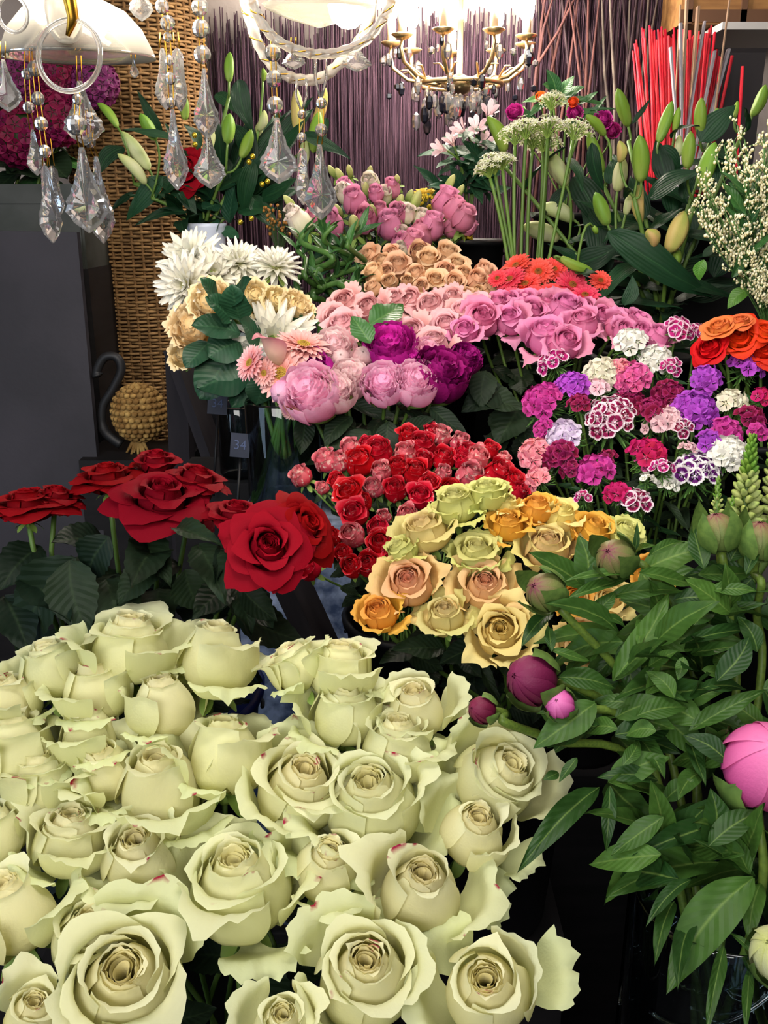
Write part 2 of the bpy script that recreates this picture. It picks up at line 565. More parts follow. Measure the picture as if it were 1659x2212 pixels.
def bud_mb(rng, n=6, h=1.0, point=.0, A=.78):
    """tight peony bud, overlapping smooth petals"""
    mb = MB()
    for lay in range(2):
        for i in range(n):
            k = 1 - .06 * lay
            pr = [(.05, 0), (.56 * k, -.05), (.66 * k, .62), (.36 * k, .98 * h), (-.06 + .03 * lay, (1.0 + point) * h)]
            petal(mb, i * 2 * math.pi / n + lay * .5 + rng.uniform(-.1, .1), A, pr, lay * .5, rng, ruffle=.015, e=.12, spiral=.10, nu=9, nv=10)
    return mb


def sepal_mb(rng, n=4, size=.6):
    mb = MB()
    for i in range(n):
        s = size * rng.uniform(.8, 1.25)
        pr = [(.05, -.03), (.50, -.12), (.62, .2 * s / .6), (.62, .4 * s / .6), (.54, .62 * s / .6)]
        petal(mb, i * 2 * math.pi / n + rng.uniform(-.2, .2), rng.uniform(.5, .7), pr, 1., rng, ruffle=.03, tip=.15, e=.35, nu=9, nv=8)
    mb.sphere((0, 0, -.06), .13, 8, 6, (1, 1, 1), (0, 1, 0))
    return mb


def lilybud_mb(rng, L=1., R=.16, bend=.12):
    """pointed lily bud along +Z with three ridges"""
    mb = MB()
    nv, nu = 17, 18
    t = np.linspace(0, 1, nv)[:, None]
    th = np.linspace(0, 2 * math.pi, nu, endpoint=False)[None, :]
    r = R * (t ** .38) * (1 - t ** 2.6) ** .72 * 1.22 + .012 * (1 - t)
    rid = 1 + .10 * np.cos(3 * th) * np.sin(math.pi * t) - .07 * (np.cos(3 * th + math.pi) > .92)
    x = r * rid * np.cos(th) + bend * np.sin(math.pi * t) * .5
    y = r * rid * np.sin(th)
    pts = np.stack([x, y, L * t + 0 * th], -1)
    att = np.stack([t + 0 * th, .5 + .5 * np.cos(3 * th) + 0 * t, np.zeros(r.shape[:1] + th.shape[1:])], -1)
    mb.grid(pts, att, wrap=True)
    return mb


def leaf_mb(kind, rng):
    """unit length along +Y, face +Z"""
    W, pw, ser, fold, bend, nx, ny = {
        'rose': (.34, .85, .045, .12, -.25, 9, 17), 'peony': (.17, .9, 0, .16, -.3, 9, 15), 'lily': (.12, .75, 0, .10, -.35, 9, 16),
        'round': (.42, .8, 0, .08, -.15, 9, 13), 'blade': (.05, .7, 0, .25, -.4, 5, 14)}[kind]
    t = np.linspace(0, 1, ny)[:, None]
    u = np.linspace(-1, 1, nx)[None, :]
    if kind == 'round':
        w = W * np.sin(math.pi * np.clip(t, .0, 1) ** .9) ** .6
    else:
        w = W * np.sin(math.pi * t ** pw) ** .85 * (1 - .25 * t)
    w = w + .01 * (1 - t)
    if ser:
        w = w * (1 + ser * ((np.arange(ny)[:, None] % 2) * 2 - 1))
    x = w * u
    bend = bend * rng.uniform(.5, 1.6)
    side = rng.uniform(-.12, .12)
    y = t + 0 * u
    z = fold * np.abs(x) * 1.6 + bend * (t ** 2) * .8 - bend * .45 * t + .02 * wob(rng, t * 5 + u * 1.5)
    z = z + .05 * np.abs(u) ** 2 * np.sin(t * 9 + rng.uniform(0, 6)) * W * 2
    x = x + side * np.sin(math.pi * t)
    pts = np.stack([x, y, z], -1)
    att = np.stack([t + 0 * u, np.zeros(x.shape), np.abs(u) + 0 * t], -1)
    mb = MB(); mb.grid(pts, att)
    return mb


LEAVES = {}
def leaf_mesh(kind, mat, i=None):
    key = (kind, mat.name)
    if key not in LEAVES:
        LEAVES[key] = [leaf_mb(kind, random.Random(k * 11 + 5)).mesh('leaf', mat) for k in range(4)]
    return LEAVES[key][rnd.randrange(4) if i is None else i % 4]


def place_leaf(parent, kind, mat, b, t, wscale=1., face=None, name='leaf', roll=0.):
    """leaf from world point b to t, its face towards `face` direction"""
    b, t = Vector(b), Vector(t)
    y = t - b
    L = y.length
    y.normalize()
    if face is None:
        face = Vector((rnd.uniform(-.5, .5), -.5, .9))
    z = Vector(face) - y * Vector(face).dot(y)
    if z.length < .05:
        z = Vector((1, 0, 0)) - y * y.x
    z.normalize()
    x = y.cross(z)
    m = Matrix((x * L * wscale, y * L, z * L)).transposed().to_4x4()
    m.translation = b
    if roll:
        m = m @ Matrix.Rotation(roll, 4, 'Y')
    return ob(name, leaf_mesh(kind, mat), parent, m, world=True)


KIND_W = {'rose': .60, 'peony': .31, 'lily': .22, 'round': .82, 'blade': .09}
def leaf_px(parent, kind, mat, p0, p1, wpx, Y0, Y1, name='leaf', face=None):
    """leaf whose two ends are seen at p0 and p1, as wide as wpx there"""
    a, b = P(p0[0], p0[1], Y0), P(p1[0], p1[1], Y1)
    L = (b - a).length
    w = msize(wpx, (a + b) / 2)
    if face is None:
        v = (CAM - a).normalized()
        face = v * .8 + Vector((rnd.uniform(-.35, .35), 0, .7))
    return place_leaf(parent, kind, mat, a, b, max(.4, min(3.2, w / (L * KIND_W[kind]))), face, name)


def stem_pts(b, axis, target, n=9, first=.06):
    """from the bloom's base down against its axis, bending to the target"""
    b, target = Vector(b), Vector(target)
    d = (target - b).length
    c1 = b - axis * d * .35
    c2 = target + Vector((0, 0, .35 * d))
    t = np.linspace(0, 1, n)
    return bez([b, c1, c2, target], t)


def add_stem(r, b, axis, target, rad, mat=None, name='stem', n=9):
    pts = stem_pts(b, axis, target, n)
    inv = np.array(MW[r.name].inverted())
    sc = MW[r.name].to_scale().x
    loc = pts @ inv[:3, :3].T + inv[:3, 3]
    mb = MB(); mb.tube(loc, rad / sc, 6)
    ob(name, mb.mesh(name, mat or M_stem), r)
    return pts


def stem_leaves(r, pts, n, kind, mat, L, t0=.12, t1=.7, wscale=1., droop=-.3):
    for k in range(n):
        t = t0 + (t1 - t0) * (k + rnd.uniform(.1, .9)) / n
        i = t * (len(pts) - 1); i0 = int(i)
        p = Vector(pts[i0]).lerp(Vector(pts[min(i0 + 1, len(pts) - 1)]), i - i0)
        a = rnd.uniform(0, 6.28)
        d = Vector((math.cos(a), math.sin(a), droop + rnd.uniform(-.3, .5))).normalized()
        place_leaf(r, kind, mat, p, p + d * L * rnd.uniform(.75, 1.2), wscale)


def flower(name, px, py, Y, dpx, ax, ay, label, cat, group=None, seat=.5, spin=None):
    """Empty standing at the bloom's base; unit space = bloom diameter"""
    c = P(px, py, Y)
    s = msize(dpx, c)
    rot = axis_frame(c, ax, ay, rnd.uniform(0, 6.28) if spin is None else spin)
    z = rot.to_3x3().col[2]
    m = TR(c - z * seat * s) @ rot @ Matrix.Scale(s, 4)
    r = root(name, m, label, cat, group)
    return r, m.translation.copy(), z.copy(), s


ORD = 'first second third fourth fifth sixth seventh eighth ninth tenth eleventh twelfth thirteenth fourteenth'.split()
ROWN = ['top', 'second', 'third', 'fourth', 'fifth', 'sixth', 'seventh', 'eighth', 'ninth', 'tenth']
def autolabels(items, text, per=6, where='of its bunch'):
    """items: [(px,py,...)] -> one label each by row from the top and place from the left"""
    order = sorted(range(len(items)), key=lambda i: items[i][1])
    n = max(1, round(len(items) / per))
    out = [None] * len(items)
    size = len(items) / n
    for k in range(n):
        row = sorted(order[round(k * size):round((k + 1) * size)], key=lambda i: items[i][0])
        rn = 'bottom' if k == n - 1 and n > 1 else ROWN[k]
        for j, i in enumerate(row):
            pos = 'leftmost' if j == 0 else ('rightmost' if j == len(row) - 1 else ORD[j] + ' from left')
            out[i] = '%s, %s in the %s row %s' % (text if isinstance(text, str) else text[i], pos, rn, where)
    return out


BUCKETS = []
def bucket(name, c, r, h, mat, label, cat='bucket', taper=.78, group=None):
    """open pail with a rolled rim, mouth centre at c, plus the plinth that carries it"""
    c = Vector(c)
    mb = MB()
    pr = [(0.001, -h), (r * taper * .96, -h), (r * taper, -h + .01), (r, -.012), (r + .006, -.010), (r + .008, 0), (r + .002, .004), (r - .006, -.004), (r * taper - .006, -h + .02), (.001, -h + .02)]
    mb.lathe(pr, 28)
    b = root(name, TR((c.x, c.y, c.z - h)), label, cat, group)
    ob('body', mb.mesh('bucket_body', mat), b, TR((0, 0, h)))
    hb = MB()
    pts = [(r * 1.02 * math.cos(a), r * 1.02 * math.sin(a), -.03 - .5 * r * math.sin(a) * .6) for a in np.linspace(0, math.pi, 15)]
    hb.tube([(x, -abs(y) * .9 - .004 if False else y + .006, z) for x, y, z in pts], .003, 6)
    ob('handle', hb.mesh('bucket_handle', M_black), b, TR((0, 0, h)))
    if c.z - h > .06:
        pb = MB()
        hh = c.z - h
        w = r * 1.9
        pb.box((0, 0, hh / 2 - .01), (w * .94, w * .94, hh - .02))
        pb.box((0, 0, hh - .01), (w, w, .02))
        pb.box((0, 0, .02), (w * .98, w * .98, .04))
        o = ob('plinth', pb.mesh('plinth', M_plinth, smooth=False), None, TR((c.x, c.y, 0)))
        tag(o, 'black wooden plinth under the ' + label, 'plinth')
    return b
M_plinth = plain('black_wood', (17, 16, 18), .6, .25, noise=(24, 22, 24), nscale=8, stretch=(1, 1, 8))
# ------------------------------------------------------------------ white roses, front left
PM_white = petal_mat('white_rose_petal', [(0, (226, 220, 128)), (.35, (253, 244, 184)), (.75, (254, 247, 200)), (1, (254, 251, 216))], outer=(220, 234, 164), outer_amt=.6, inner=(255, 246, 190), edge=(176, 30, 70), edge_thr=.63, fleck_scale=3.2, transl=.4, rough=.62, var=.06, hue=.006)
W_heart = [rose_heart(random.Random(20 + i), [0, .1, .2, .3, .45, .6][i], 1.25, 3 + i % 2, ruffle=.016, core_turns=2.6).mesh('bloom', PM_white) for i in range(6)]
W_out = [[outer_petal(random.Random(50 + 10 * k + i), k, .05).mesh('outer_petal', PM_white) for i in range(5)] for k in range(3)]
CALYX = calyx_mesh(M_calyx)
WY = lambda py: lerp(py, 1390, .95, 2190, .62)
WHITE = [  # px, py, diameter, heart right, heart up, openness 0-5, label
 (112, 1445, 150, -.25, .93, 1, 'white rose at the left end of the back row, seen from the side'),
 (278, 1398, 178, .05, .95, 2, 'white rose at the very top of the white bunch, turned away'),
 (462, 1418, 182, .1, .93, 2, 'plump white rose at the right end of the left back row'),
 (205, 1492, 160, -.1, .9, 3, 'white rose half hidden below the topmost white rose'),
 (352, 1525, 165, -.12, .80, 0, 'tall upright white rose bud in the second row, under the topmost one'),
 (485, 1630, 195, .0, .82, 1, 'white rose with tall back petal, beside the dark gap and blue stone'),
 (190, 1590, 150, -.15, .92, 2, 'white rose seen from the side, left of the tall upright bud'),
 (15, 1520, 150, -.2, .9, 3, 'white rose cut by the left picture edge, highest there'),
 (28, 1625, 200, -.1, .85, 3, 'wide white rose cut by the left picture edge, second from top there'),
 (85, 1690, 160, -.1, .8, 2, 'white rose seen from the side behind the small one with red nick'),
 (222, 1662, 150, -.2, .62, 2, 'small cream white rose wedged left of the big greenish one'),
 (345, 1700, 225, -.1, .65, 1, 'big greenish white rose in the middle of the left half'),
 (-15, 1800, 150, -.2, .75, 1, 'white rose bud barely showing at the left edge'),
 (150, 1812, 165, .05, .70, 2, 'white rose with a red torn lower petal near the left edge'),
 (300, 1852, 195, -.12, .45, 4, 'open white rose with swirled heart and red tipped petals'),
 (30, 1970, 205, -.3, .65, 1, 'large closed white rose at the left edge, low down'),
 (190, 2022, 165, .1, .50, 3, 'white rose peeping out above the biggest rose at the bottom'),
 (515, 1915, 235, -.1, .55, 2, 'big white rose with greenish heart and a curled front petal'),
 (268, 2128, 270, -.05, .22, 5, 'biggest white rose, facing up at the bottom left'),
 (70, 2195, 150, .1, .4, 3, 'small white rose with pink rim in the bottom left corner'),
 (640, 1440, 125, -.5, .80, 3, 'wilted white rose turned left, against the blue stone'),
 (733, 1447, 148, .05, .86, 2, 'white rose at the top of the right half of the white bunch'),
 (745, 1540, 158, .05, .74, 1, 'greenish white rose just under the topmost one of the right half'),
 (898, 1530, 145, -.1, .60, 3, 'cream white rose at the upper right end of the white bunch'),
 (858, 1612, 168, .05, .72, 1, 'white rose with flared right petal, below the upper right one'),
 (650, 1700, 195, .15, .45, 4, 'open white rose with yellow heart and red tipped left petals'),
 (800, 1735, 225, -.05, .45, 1, 'big white rose in the centre with a wide flared right petal'),
 (1075, 1680, 190, .45, .35, 2, 'white rose at the far right, facing right with frilled red edge'),
 (1022, 1795, 175, .2, .35, 2, 'white rose facing right, below the frilled far right one'),
 (708, 1872, 180, .05, .38, 1, 'smooth closed white rose below the big centre one'),
 (908, 1925, 215, .1, .35, 2, 'white rose with curled petals around a round heart, right of centre'),
 (788, 2108, 225, .05, .28, 2, 'white rose with red streak in front, bottom centre'),
 (1050, 2135, 225, .0, .12, 4, 'wide open white rose at the bottom right of the bunch'),
 (610, 2215, 150, .0, .3, 3, 'white rose cut by the bottom edge between the two front roses'),
]
WB = Vector((-.13, .80, .74))
for i, (px, py, d, ax, ay, op, lab) in enumerate(WHITE):
    r, b, z, s = flower('white_rose', px, py, WY(py), d * .84, ax, min(.93, ay + .12), lab, 'rose', 'white roses')
    ob('bloom', W_heart[(op + i % 2) % 6], r)
    k0 = rnd.uniform(0, 6)
    n1 = 2 + i % 2
    for k in range(n1):
        ob('outer_petal', W_out[0 if k % 2 else 1][rnd.randrange(5)], r, Matrix.Rotation(k0 + k * 6.283 / n1 + rnd.uniform(-.2, .2), 4, 'Z'))
    for k in range(1 + i % 3):
        ob('outer_petal', W_out[2][rnd.randrange(5)], r, Matrix.Rotation(k0 + .6 + k * 6.283 / (1 + i % 3) + rnd.uniform(-.4, .4), 4, 'Z') @ Matrix.Scale(rnd.uniform(.85, 1.08), 4))
    ob('calyx', CALYX, r)
    pts = add_stem(r, b, z, WB + Vector((rnd.uniform(-.09, .09), rnd.uniform(-.09, .09), -.1)), .0032)
    stem_leaves(r, pts, 2, 'rose', L_rose, .07, .15, .5)
bucket('flower_bucket', WB, .15, .36, M_black, 'black bucket holding the white roses')
# ------------------------------------------------------------------ red roses
PM_red = petal_mat('red_rose_petal', [(0, (50, 0, 6)), (.5, (122, 0, 14)), (1, (156, 2, 16))], outer=(112, 0, 14), outer_amt=.5, hue=.004, transl=.1, rough=.75, var=.15, spec=.12)
R_heart = [rose_heart(random.Random(120 + i), .5 + .2 * i, 1.15, 5 + (i > 0), ruffle=.022, core_turns=2.8).mesh('bloom', PM_red) for i in range(4)]
R_out = [outer_petal(random.Random(150 + i), 2, .06).mesh('outer_petal', PM_red) for i in range(4)]
RED = [
 (58, 1092, 150, -.1, .97, 2, 'red rose cut by the left picture edge'),
 (122, 1074, 105, .15, .96, 1, 'small red rose second from the left edge'),
 (232, 1032, 135, -.1, .96, 2, 'red rose with yellow-green sepals, left of the large flat one'),
 (338, 998, 105, .0, .95, 0, 'red rose behind and above the large flat one'),
 (425, 1036, 125, .2, .94, 1, 'red rose at the rear right, in front of the dark plank'),
 (350, 1078, 185, .05, .86, 3, 'largest wide open red rose in the middle of the row'),
 (510, 1112, 125, .1, .92, 1, 'red rose left of the pair facing the viewer, over the blue pail'),
 (578, 1182, 175, .15, .35, 3, 'red rose at the lower right end, facing the viewer'),
 (655, 1138, 155, .62, .42, 2, 'red rose turned right towards the striped spray roses'),
]
RB = P(300, 1330, 1.12)
for i, (px, py, d, ax, ay, op, lab) in enumerate(RED):
    Y = lerp(py, 1000, 1.2, 1180, 1.0)
    r, b, z, s = flower('red_rose', px, py, Y, d * (.49 if ay > .5 else .45), ax, ay, lab, 'rose', 'red roses')
    ob('bloom', R_heart[op], r)
    for k in range(4):
        ob('outer_petal', R_out[k], r, Matrix.Rotation(k * 1.57 + rnd.uniform(-.3, .3), 4, 'Z'))
    ob('calyx', CALYX, r)
    tg = RB + Vector(((px - 330) * .00022, rnd.uniform(-.05, .05), -.28))
    pts = add_stem(r, b, z, tg, .0034, M_stem)
    stem_leaves(r, pts, 5, 'rose', L_rose, .09, .18, .75)
    RED[i] = r
# leaves read off the photo: base, tip, width in pixels, which rose
for bx, by, tx, ty, wd, k in ((160, 1205, 20, 1420, 130, 0), (130, 1240, 90, 1320, 80, 0), (150, 1210, 190, 1370, 110, 1), (90, 1180, 0, 1270, 90, 0), (240, 1180, 120, 1160, 90, 2),
                              (235, 1160, 180, 1260, 90, 2), (340, 1230, 250, 1300, 80, 5), (345, 1180, 290, 1250, 90, 5), (345, 1270, 350, 1350, 90, 5), (430, 1180, 480, 1280, 80, 4),
                              (380, 1140, 470, 1160, 50, 4), (500, 1270, 420, 1330, 70, 6), (490, 1180, 465, 1250, 36, 6), (520, 1270, 600, 1340, 60, 7), (510, 1260, 545, 1370, 50, 7),
                              (300, 1150, 370, 1250, 80, 3), (60, 1250, 150, 1330, 100, 0), (230, 1250, 300, 1390, 110, 2), (400, 1230, 440, 1320, 90, 4), (10, 1290, 60, 1400, 100, 0)):
    leaf_px(RED[k], 'rose', L_rose, (bx, by), (tx, ty), wd, 1.05 + rnd.uniform(-.04, .06), 1.0 + rnd.uniform(-.04, .05))
bucket('flower_bucket', RB + Vector((0, .02, -.12)), .15, .34, M_blue, 'blue bucket holding the red roses')

# ------------------------------------------------------------------ striped spray roses
PM_stripe = petal_mat('striped_spray_petal', [(0, (230, 160, 140)), (.35, (200, 8, 34)), (.9, (206, 6, 36)), (1, (220, 70, 84))], fleck=(248, 214, 208), fleck_thr=.67, fleck_scale=6, transl=.2, var=.14, hue=.003)
PM_stripe2 = petal_mat('pale_striped_petal', [(0, (236, 190, 170)), (.4, (216, 50, 76)), (1, (236, 130, 140))], fleck=(246, 206, 196), fleck_thr=.58, fleck_scale=6, transl=.2, var=.14, hue=.003)
S_heart = [rose_heart(random.Random(220 + i), .2 + .15 * i, .62, 4, ruffle=.03, core_turns=2).mesh('bloom', PM_stripe) for i in range(4)]
S_pale = [rose_heart(random.Random(240 + i), .1 + .2 * i, .62, 4, ruffle=.03, core_turns=2).mesh('bloom', PM_stripe2) for i in range(2)]
STRIPE = [(758,970,50,1),(704,994,54,1),(733,998,46,1),(776,998,64,0),(818,976,60,0),(823,1017,46,1),(875,979,50,1),(911,962,56,0),(882,942,44,0),(952,940,46,1),(994,956,46,1),(859,1008,46,0),(898,1022,58,0),(914,996,44,0),(958,990,50,0),(958,1020,36,1),(1004,980,50,0),(1030,990,56,1),(1015,1028,62,1),(1077,1022,62,0),(1087,993,36,1),(1110,1040,46,0),(1122,1062,40,0),(755,1068,64,0),(807,1053,46,1),(854,1058,52,0),(908,1074,52,0),(973,1062,56,0),(766,1112,58,0),(828,1116,34,1),(880,1112,48,1),(760,1156,56,1),(815,1142,48,0),(823,1176,62,0),(719,1160,40,0),(666,1229,52,0),(760,1224,48,0),(796,1220,56,0),(823,1246,46,0),(650,1028,48,1),(696,1054,30,1),(730,1040,40,0),(932,937,42,0),(792,960,36,0),(742,1196,40,0),(1058,972,40,0),(848,1196,40,0),(1000,1000,36,0),(930,1046,40,0),(784,1084,40,0),(1046,1052,44,0)]
SB = P(900, 1260, 1.27)
names = ['small red spray rose flecked with %s' % ('pale pink' if q[3] else 'white') for q in STRIPE]
for (px, py, d, pale), lab in zip(STRIPE, autolabels(STRIPE, names, 6, '')):
    Y = lerp(py, 935, 1.42, 1250, 1.16)
    ax = (px - 880) / 420; ay = .75 - (py - 940) / 700
    r, b, z, s = flower('spray_rose', px, py, Y, d * .92, ax, ay, lab.strip(), 'spray rose', 'striped red spray roses')
    ob('bloom', rnd.choice(S_pale if pale else S_heart), r)
    ob('calyx', CALYX, r, Matrix.Scale(1.25, 4))
    pts = add_stem(r, b, z, SB + Vector((rnd.uniform(-.05, .05), rnd.uniform(-.05, .05), -.12)), .0016, M_stem, n=7)
    stem_leaves(r, pts, 3, 'rose', L_rose, .035, .1, .6)
bucket('flower_bucket', SB + Vector((0, .02, -.06)), .105, .32, M_black, 'black bucket holding the striped red spray roses')

# ------------------------------------------------------------------ yellow and peach roses
def rose_kind(nm, base, mid, lip, out, seed, opns, layers=4, amt=.8, res=1.0):
    pm = petal_mat(nm, [(0, base), (.5, mid), (1, lip)], outer=out, outer_amt=amt, transl=.28, rough=.6, var=.08, fleck_scale=4)
    return dict(pm=pm, hearts=[rose_heart(random.Random(seed + i), o * .6, res, layers, ruffle=.024, core_turns=2.5).mesh('bloom', pm) for i, o in enumerate(opns)],
                out=[outer_petal(random.Random(seed + 30 + i), 1 + i % 2, .06).mesh('outer_petal', pm) for i in range(4)])
YK = dict(
    peach=rose_kind('peach_rose_petal', (250, 170, 80), (250, 176, 118), (248, 186, 150), (232, 214, 130), 300, (.5, .8)),
    pale=rose_kind('peach_cream_rose_petal', (248, 170, 120), (244, 206, 140), (240, 216, 160), (214, 214, 124), 320, (.3, .6)),
    orange=rose_kind('orange_rose_petal', (248, 150, 20), (250, 168, 50), (246, 176, 84), (232, 180, 70), 340, (.4, .8)),
    yellow=rose_kind('yellow_rose_petal', (248, 190, 40), (248, 206, 90), (244, 222, 140), (238, 224, 150), 360, (.6, .9)),
    green=rose_kind('greenish_rose_petal', (226, 220, 110), (234, 228, 140), (230, 226, 150), (206, 214, 120), 380, (.5, .9)),
    pink=rose_kind('pink_heart_rose_petal', (248, 160, 130), (244, 178, 150), (240, 206, 150), (214, 210, 112), 400, (.3, .5)))
YEL = [
 (884, 1262, 135, -.15, .42, 'peach', 1, 'peach rose with coral heart at the left of the yellow bunch'),
 (820, 1325, 100, -.2, .55, 'orange', 0, 'deep orange rose at the lower left end of the yellow bunch'),
 (962, 1330, 108, -.05, .65, 'pale', 0, 'slim apricot rose between the coral hearted and yellow front roses'),
 (1048, 1270, 140, .0, .45, 'peach', 0, 'peach rose with bright pink heart in the front row'),
 (1080, 1366, 140, .0, .25, 'yellow', 1, 'yellow rose with orange heart, lowest of the front row'),
 (1182, 1185, 130, .08, .68, 'pink', 1, 'tall rose with pink heart and green outer petals'),
 (1030, 1200, 120, .0, .75, 'green', 1, 'pale green rose with frilled petals in the middle of the bunch'),
 (918, 1150, 125, -.25, .80, 'pale', 1, 'cream rose with green frilled petals at the upper left'),
 (1098, 1135, 95, .0, .8, 'orange', 1, 'apricot orange rose above the tall pink hearted one'),
 (1158, 1100, 90, .0, .85, 'orange', 0, 'golden rose at the top middle of the yellow bunch'),
 (1212, 1116, 92, .1, .85, 'yellow', 0, 'golden yellow rose at the top right of the bunch'),
 (1280, 1150, 110, .3, .75, 'orange', 1, 'amber rose behind the round purple and green bud'),
 (1052, 1070, 100, -.05, .9, 'green', 1, 'greenish frilled rose at the very top, against red spray roses'),
 (985, 1092, 115, -.15, .85, 'green', 0, 'green rose with blush petals at the upper left of the bunch'),
 (1350, 1152, 85, .4, .7, 'green', 1, 'pale green frilled rose at the far right end'),
 (1094, 1090, 60, 0, .9, 'yellow', 0, 'small yellow rose tucked between two roses at the top'),
 (1243, 1295, 85, .2, .4, 'orange', 1, 'orange rose right of the peony bud, half covered'),
 (1252, 1392, 100, .2, .35, 'peach', 1, 'dark apricot rose under the peony stem'),
 (1312, 1300, 90, .2, .5, 'yellow', 0, 'yellow rose mostly hidden behind peony leaves'),
 (1414, 1238, 80, .2, .5, 'orange', 0, 'bright orange rose showing above a long peony leaf'),
 (866, 1192, 85, -.45, .75, 'green', 0, 'greenish rose at the left edge, above the coral hearted one'),
]
YB = P(1060, 1480, 1.12)
YR = []
for i, (px, py, d, ax, ay, k, op, lab) in enumerate(YEL):
    Y = lerp(py, 1066, 1.13, 1400, .98)
    K = YK[k]
    r, b, z, s = flower('garden_rose', px, py, Y, d * .65, ax, ay, lab, 'rose', 'yellow and peach roses')
    ob('bloom', K['hearts'][op], r)
    k0 = rnd.uniform(0, 6)
    for q in range(5):
        ob('outer_petal', K['out'][q % 4], r, Matrix.Rotation(k0 + q * 1.256 + rnd.uniform(-.2, .2), 4, 'Z'))
    ob('calyx', CALYX, r)
    pts = add_stem(r, b, z, YB + Vector((rnd.uniform(-.06, .06), rnd.uniform(-.05, .05), -.1)), .003)
    stem_leaves(r, pts, 3, 'rose', L_rose, .06, .15, .7)
    YR.append(r)
for bx, by, tx, ty, wd, k in ((1050, 1400, 950, 1430, 60, 4), (960, 1400, 850, 1400, 60, 2), (1025, 1415, 1085, 1520, 24, 4), (900, 1400, 820, 1430, 50, 1), (1000, 1420, 1040, 1460, 40, 2)):
    leaf_px(YR[k], 'rose', L_rose, (bx, by), (tx, ty), wd, 1.03, .99)
bucket('flower_bucket', YB + Vector((0, .02, -.04)), .12, .34, M_black, 'black bucket holding the yellow and peach roses')

# ------------------------------------------------------------------ light pink and dark pink roses further back
PK = dict(
    light=rose_kind('light_pink_rose_petal', (240, 130, 140), (246, 166, 178), (250, 196, 200), (240, 190, 188), 440, (.3, .5, .7), amt=.5, res=.75),
    dark=rose_kind('dark_pink_rose_petal', (222, 70, 150), (234, 104, 170), (240, 140, 190), (236, 176, 196), 460, (.3, .5, .7), amt=.5, res=.75))
PINK = [(748,655,62,'light'),(799,668,64,'light'),(849,652,60,'light'),(889,650,58,'light'),(728,690,62,'light'),(742,712,78,'light'),(932,664,66,'light'),(980,650,62,'light'),(893,722,70,'light'),(966,706,62,'light'),(1026,664,58,'light'),(939,742,62,'light'),(1000,676,56,'light'),
 (1042,690,76,'dark'),(1102,692,66,'dark'),(1179,728,88,'dark'),(1219,742,76,'dark'),(1147,680,74,'dark'),(1219,672,86,'dark'),(1258,700,72,'dark'),(1298,686,60,'dark'),(1334,704,56,'dark'),(1374,698,60,'dark'),(1421,728,58,'dark'),(1386,722,56,'dark'),(1096,656,56,'dark'),(1132,654,56,'dark'),(1004,716,56,'dark'),(1072,660,56,'dark'),(1180,656,56,'dark'),(1350,716,50,'dark'),(1260,668,50,'dark')]
labs = {}
for k, t in (('light', 'light pink rose'), ('dark', 'bright pink rose')):
    sub = [q for q in PINK if q[3] == k]
    for q, l in zip(sub, autolabels(sub, t, 5 if k == 'light' else 7, 'of the %s roses' % ('light pink' if k == 'light' else 'bright pink'))): labs[q[:2]] = l
PBL, PBD = P(850, 900, 1.70), P(1200, 940, 1.70)
for px, py, d, k in PINK:
    Y = lerp(py, 645, 1.80, 745, 1.58)
    K = PK[k]
    r, b, z, s = flower('pink_rose', px, py, Y, d * .86, (px - 1050) / 900 + rnd.uniform(-.15, .15), .66 + rnd.uniform(-.2, .2), labs[(px, py)], 'rose', k.replace('dark', 'bright') + ' pink roses')
    ob('bloom', rnd.choice(K['hearts']), r)
    for q in range(3):
        ob('outer_petal', K['out'][q], r, Matrix.Rotation(q * 2.1 + rnd.uniform(-.3, .3), 4, 'Z') @ Matrix.Scale(.9, 4))
    ob('calyx', CALYX, r)
    tg = (PBL if k == 'light' else PBD) + Vector((((px - 850) if k == 'light' else (px - 1200)) * .0002, rnd.uniform(-.06, .06), -.12))
    pts = add_stem(r, b, z, tg, .003, n=8)
    stem_leaves(r, pts, 3, 'rose', L_rose, .07, .2, .8)
    if (px, py) in ((742, 712), (849, 652), (1179, 728)):
        PK[(px, py)] = r
leaf_px(PK[(742, 712)], 'rose', L_mid, (800, 742), (760, 680), 50, 1.5, 1.53)
leaf_px(PK[(849, 652)], 'rose', L_mid, (800, 700), (872, 650), 60, 1.6, 1.66)
for bx, by, tx, ty, wd in ((1040, 850, 1130, 880, 70), (1130, 870, 1070, 960, 90), (1090, 840, 1000, 880, 80), (1120, 900, 1140, 960, 70), (1050, 800, 1040, 880, 60), (1070, 930, 1080, 990, 50)):
    leaf_px(PK[(1179, 728)], 'rose', L_rose, (bx, by), (tx, ty), wd, 1.6, 1.55)
for n_, c in (('light', PBL), ('bright', PBD)):
    bucket('flower_bucket', c + Vector((0, 0, -.06)), .12, .32, M_black, 'black bucket holding the %s pink roses' % n_)

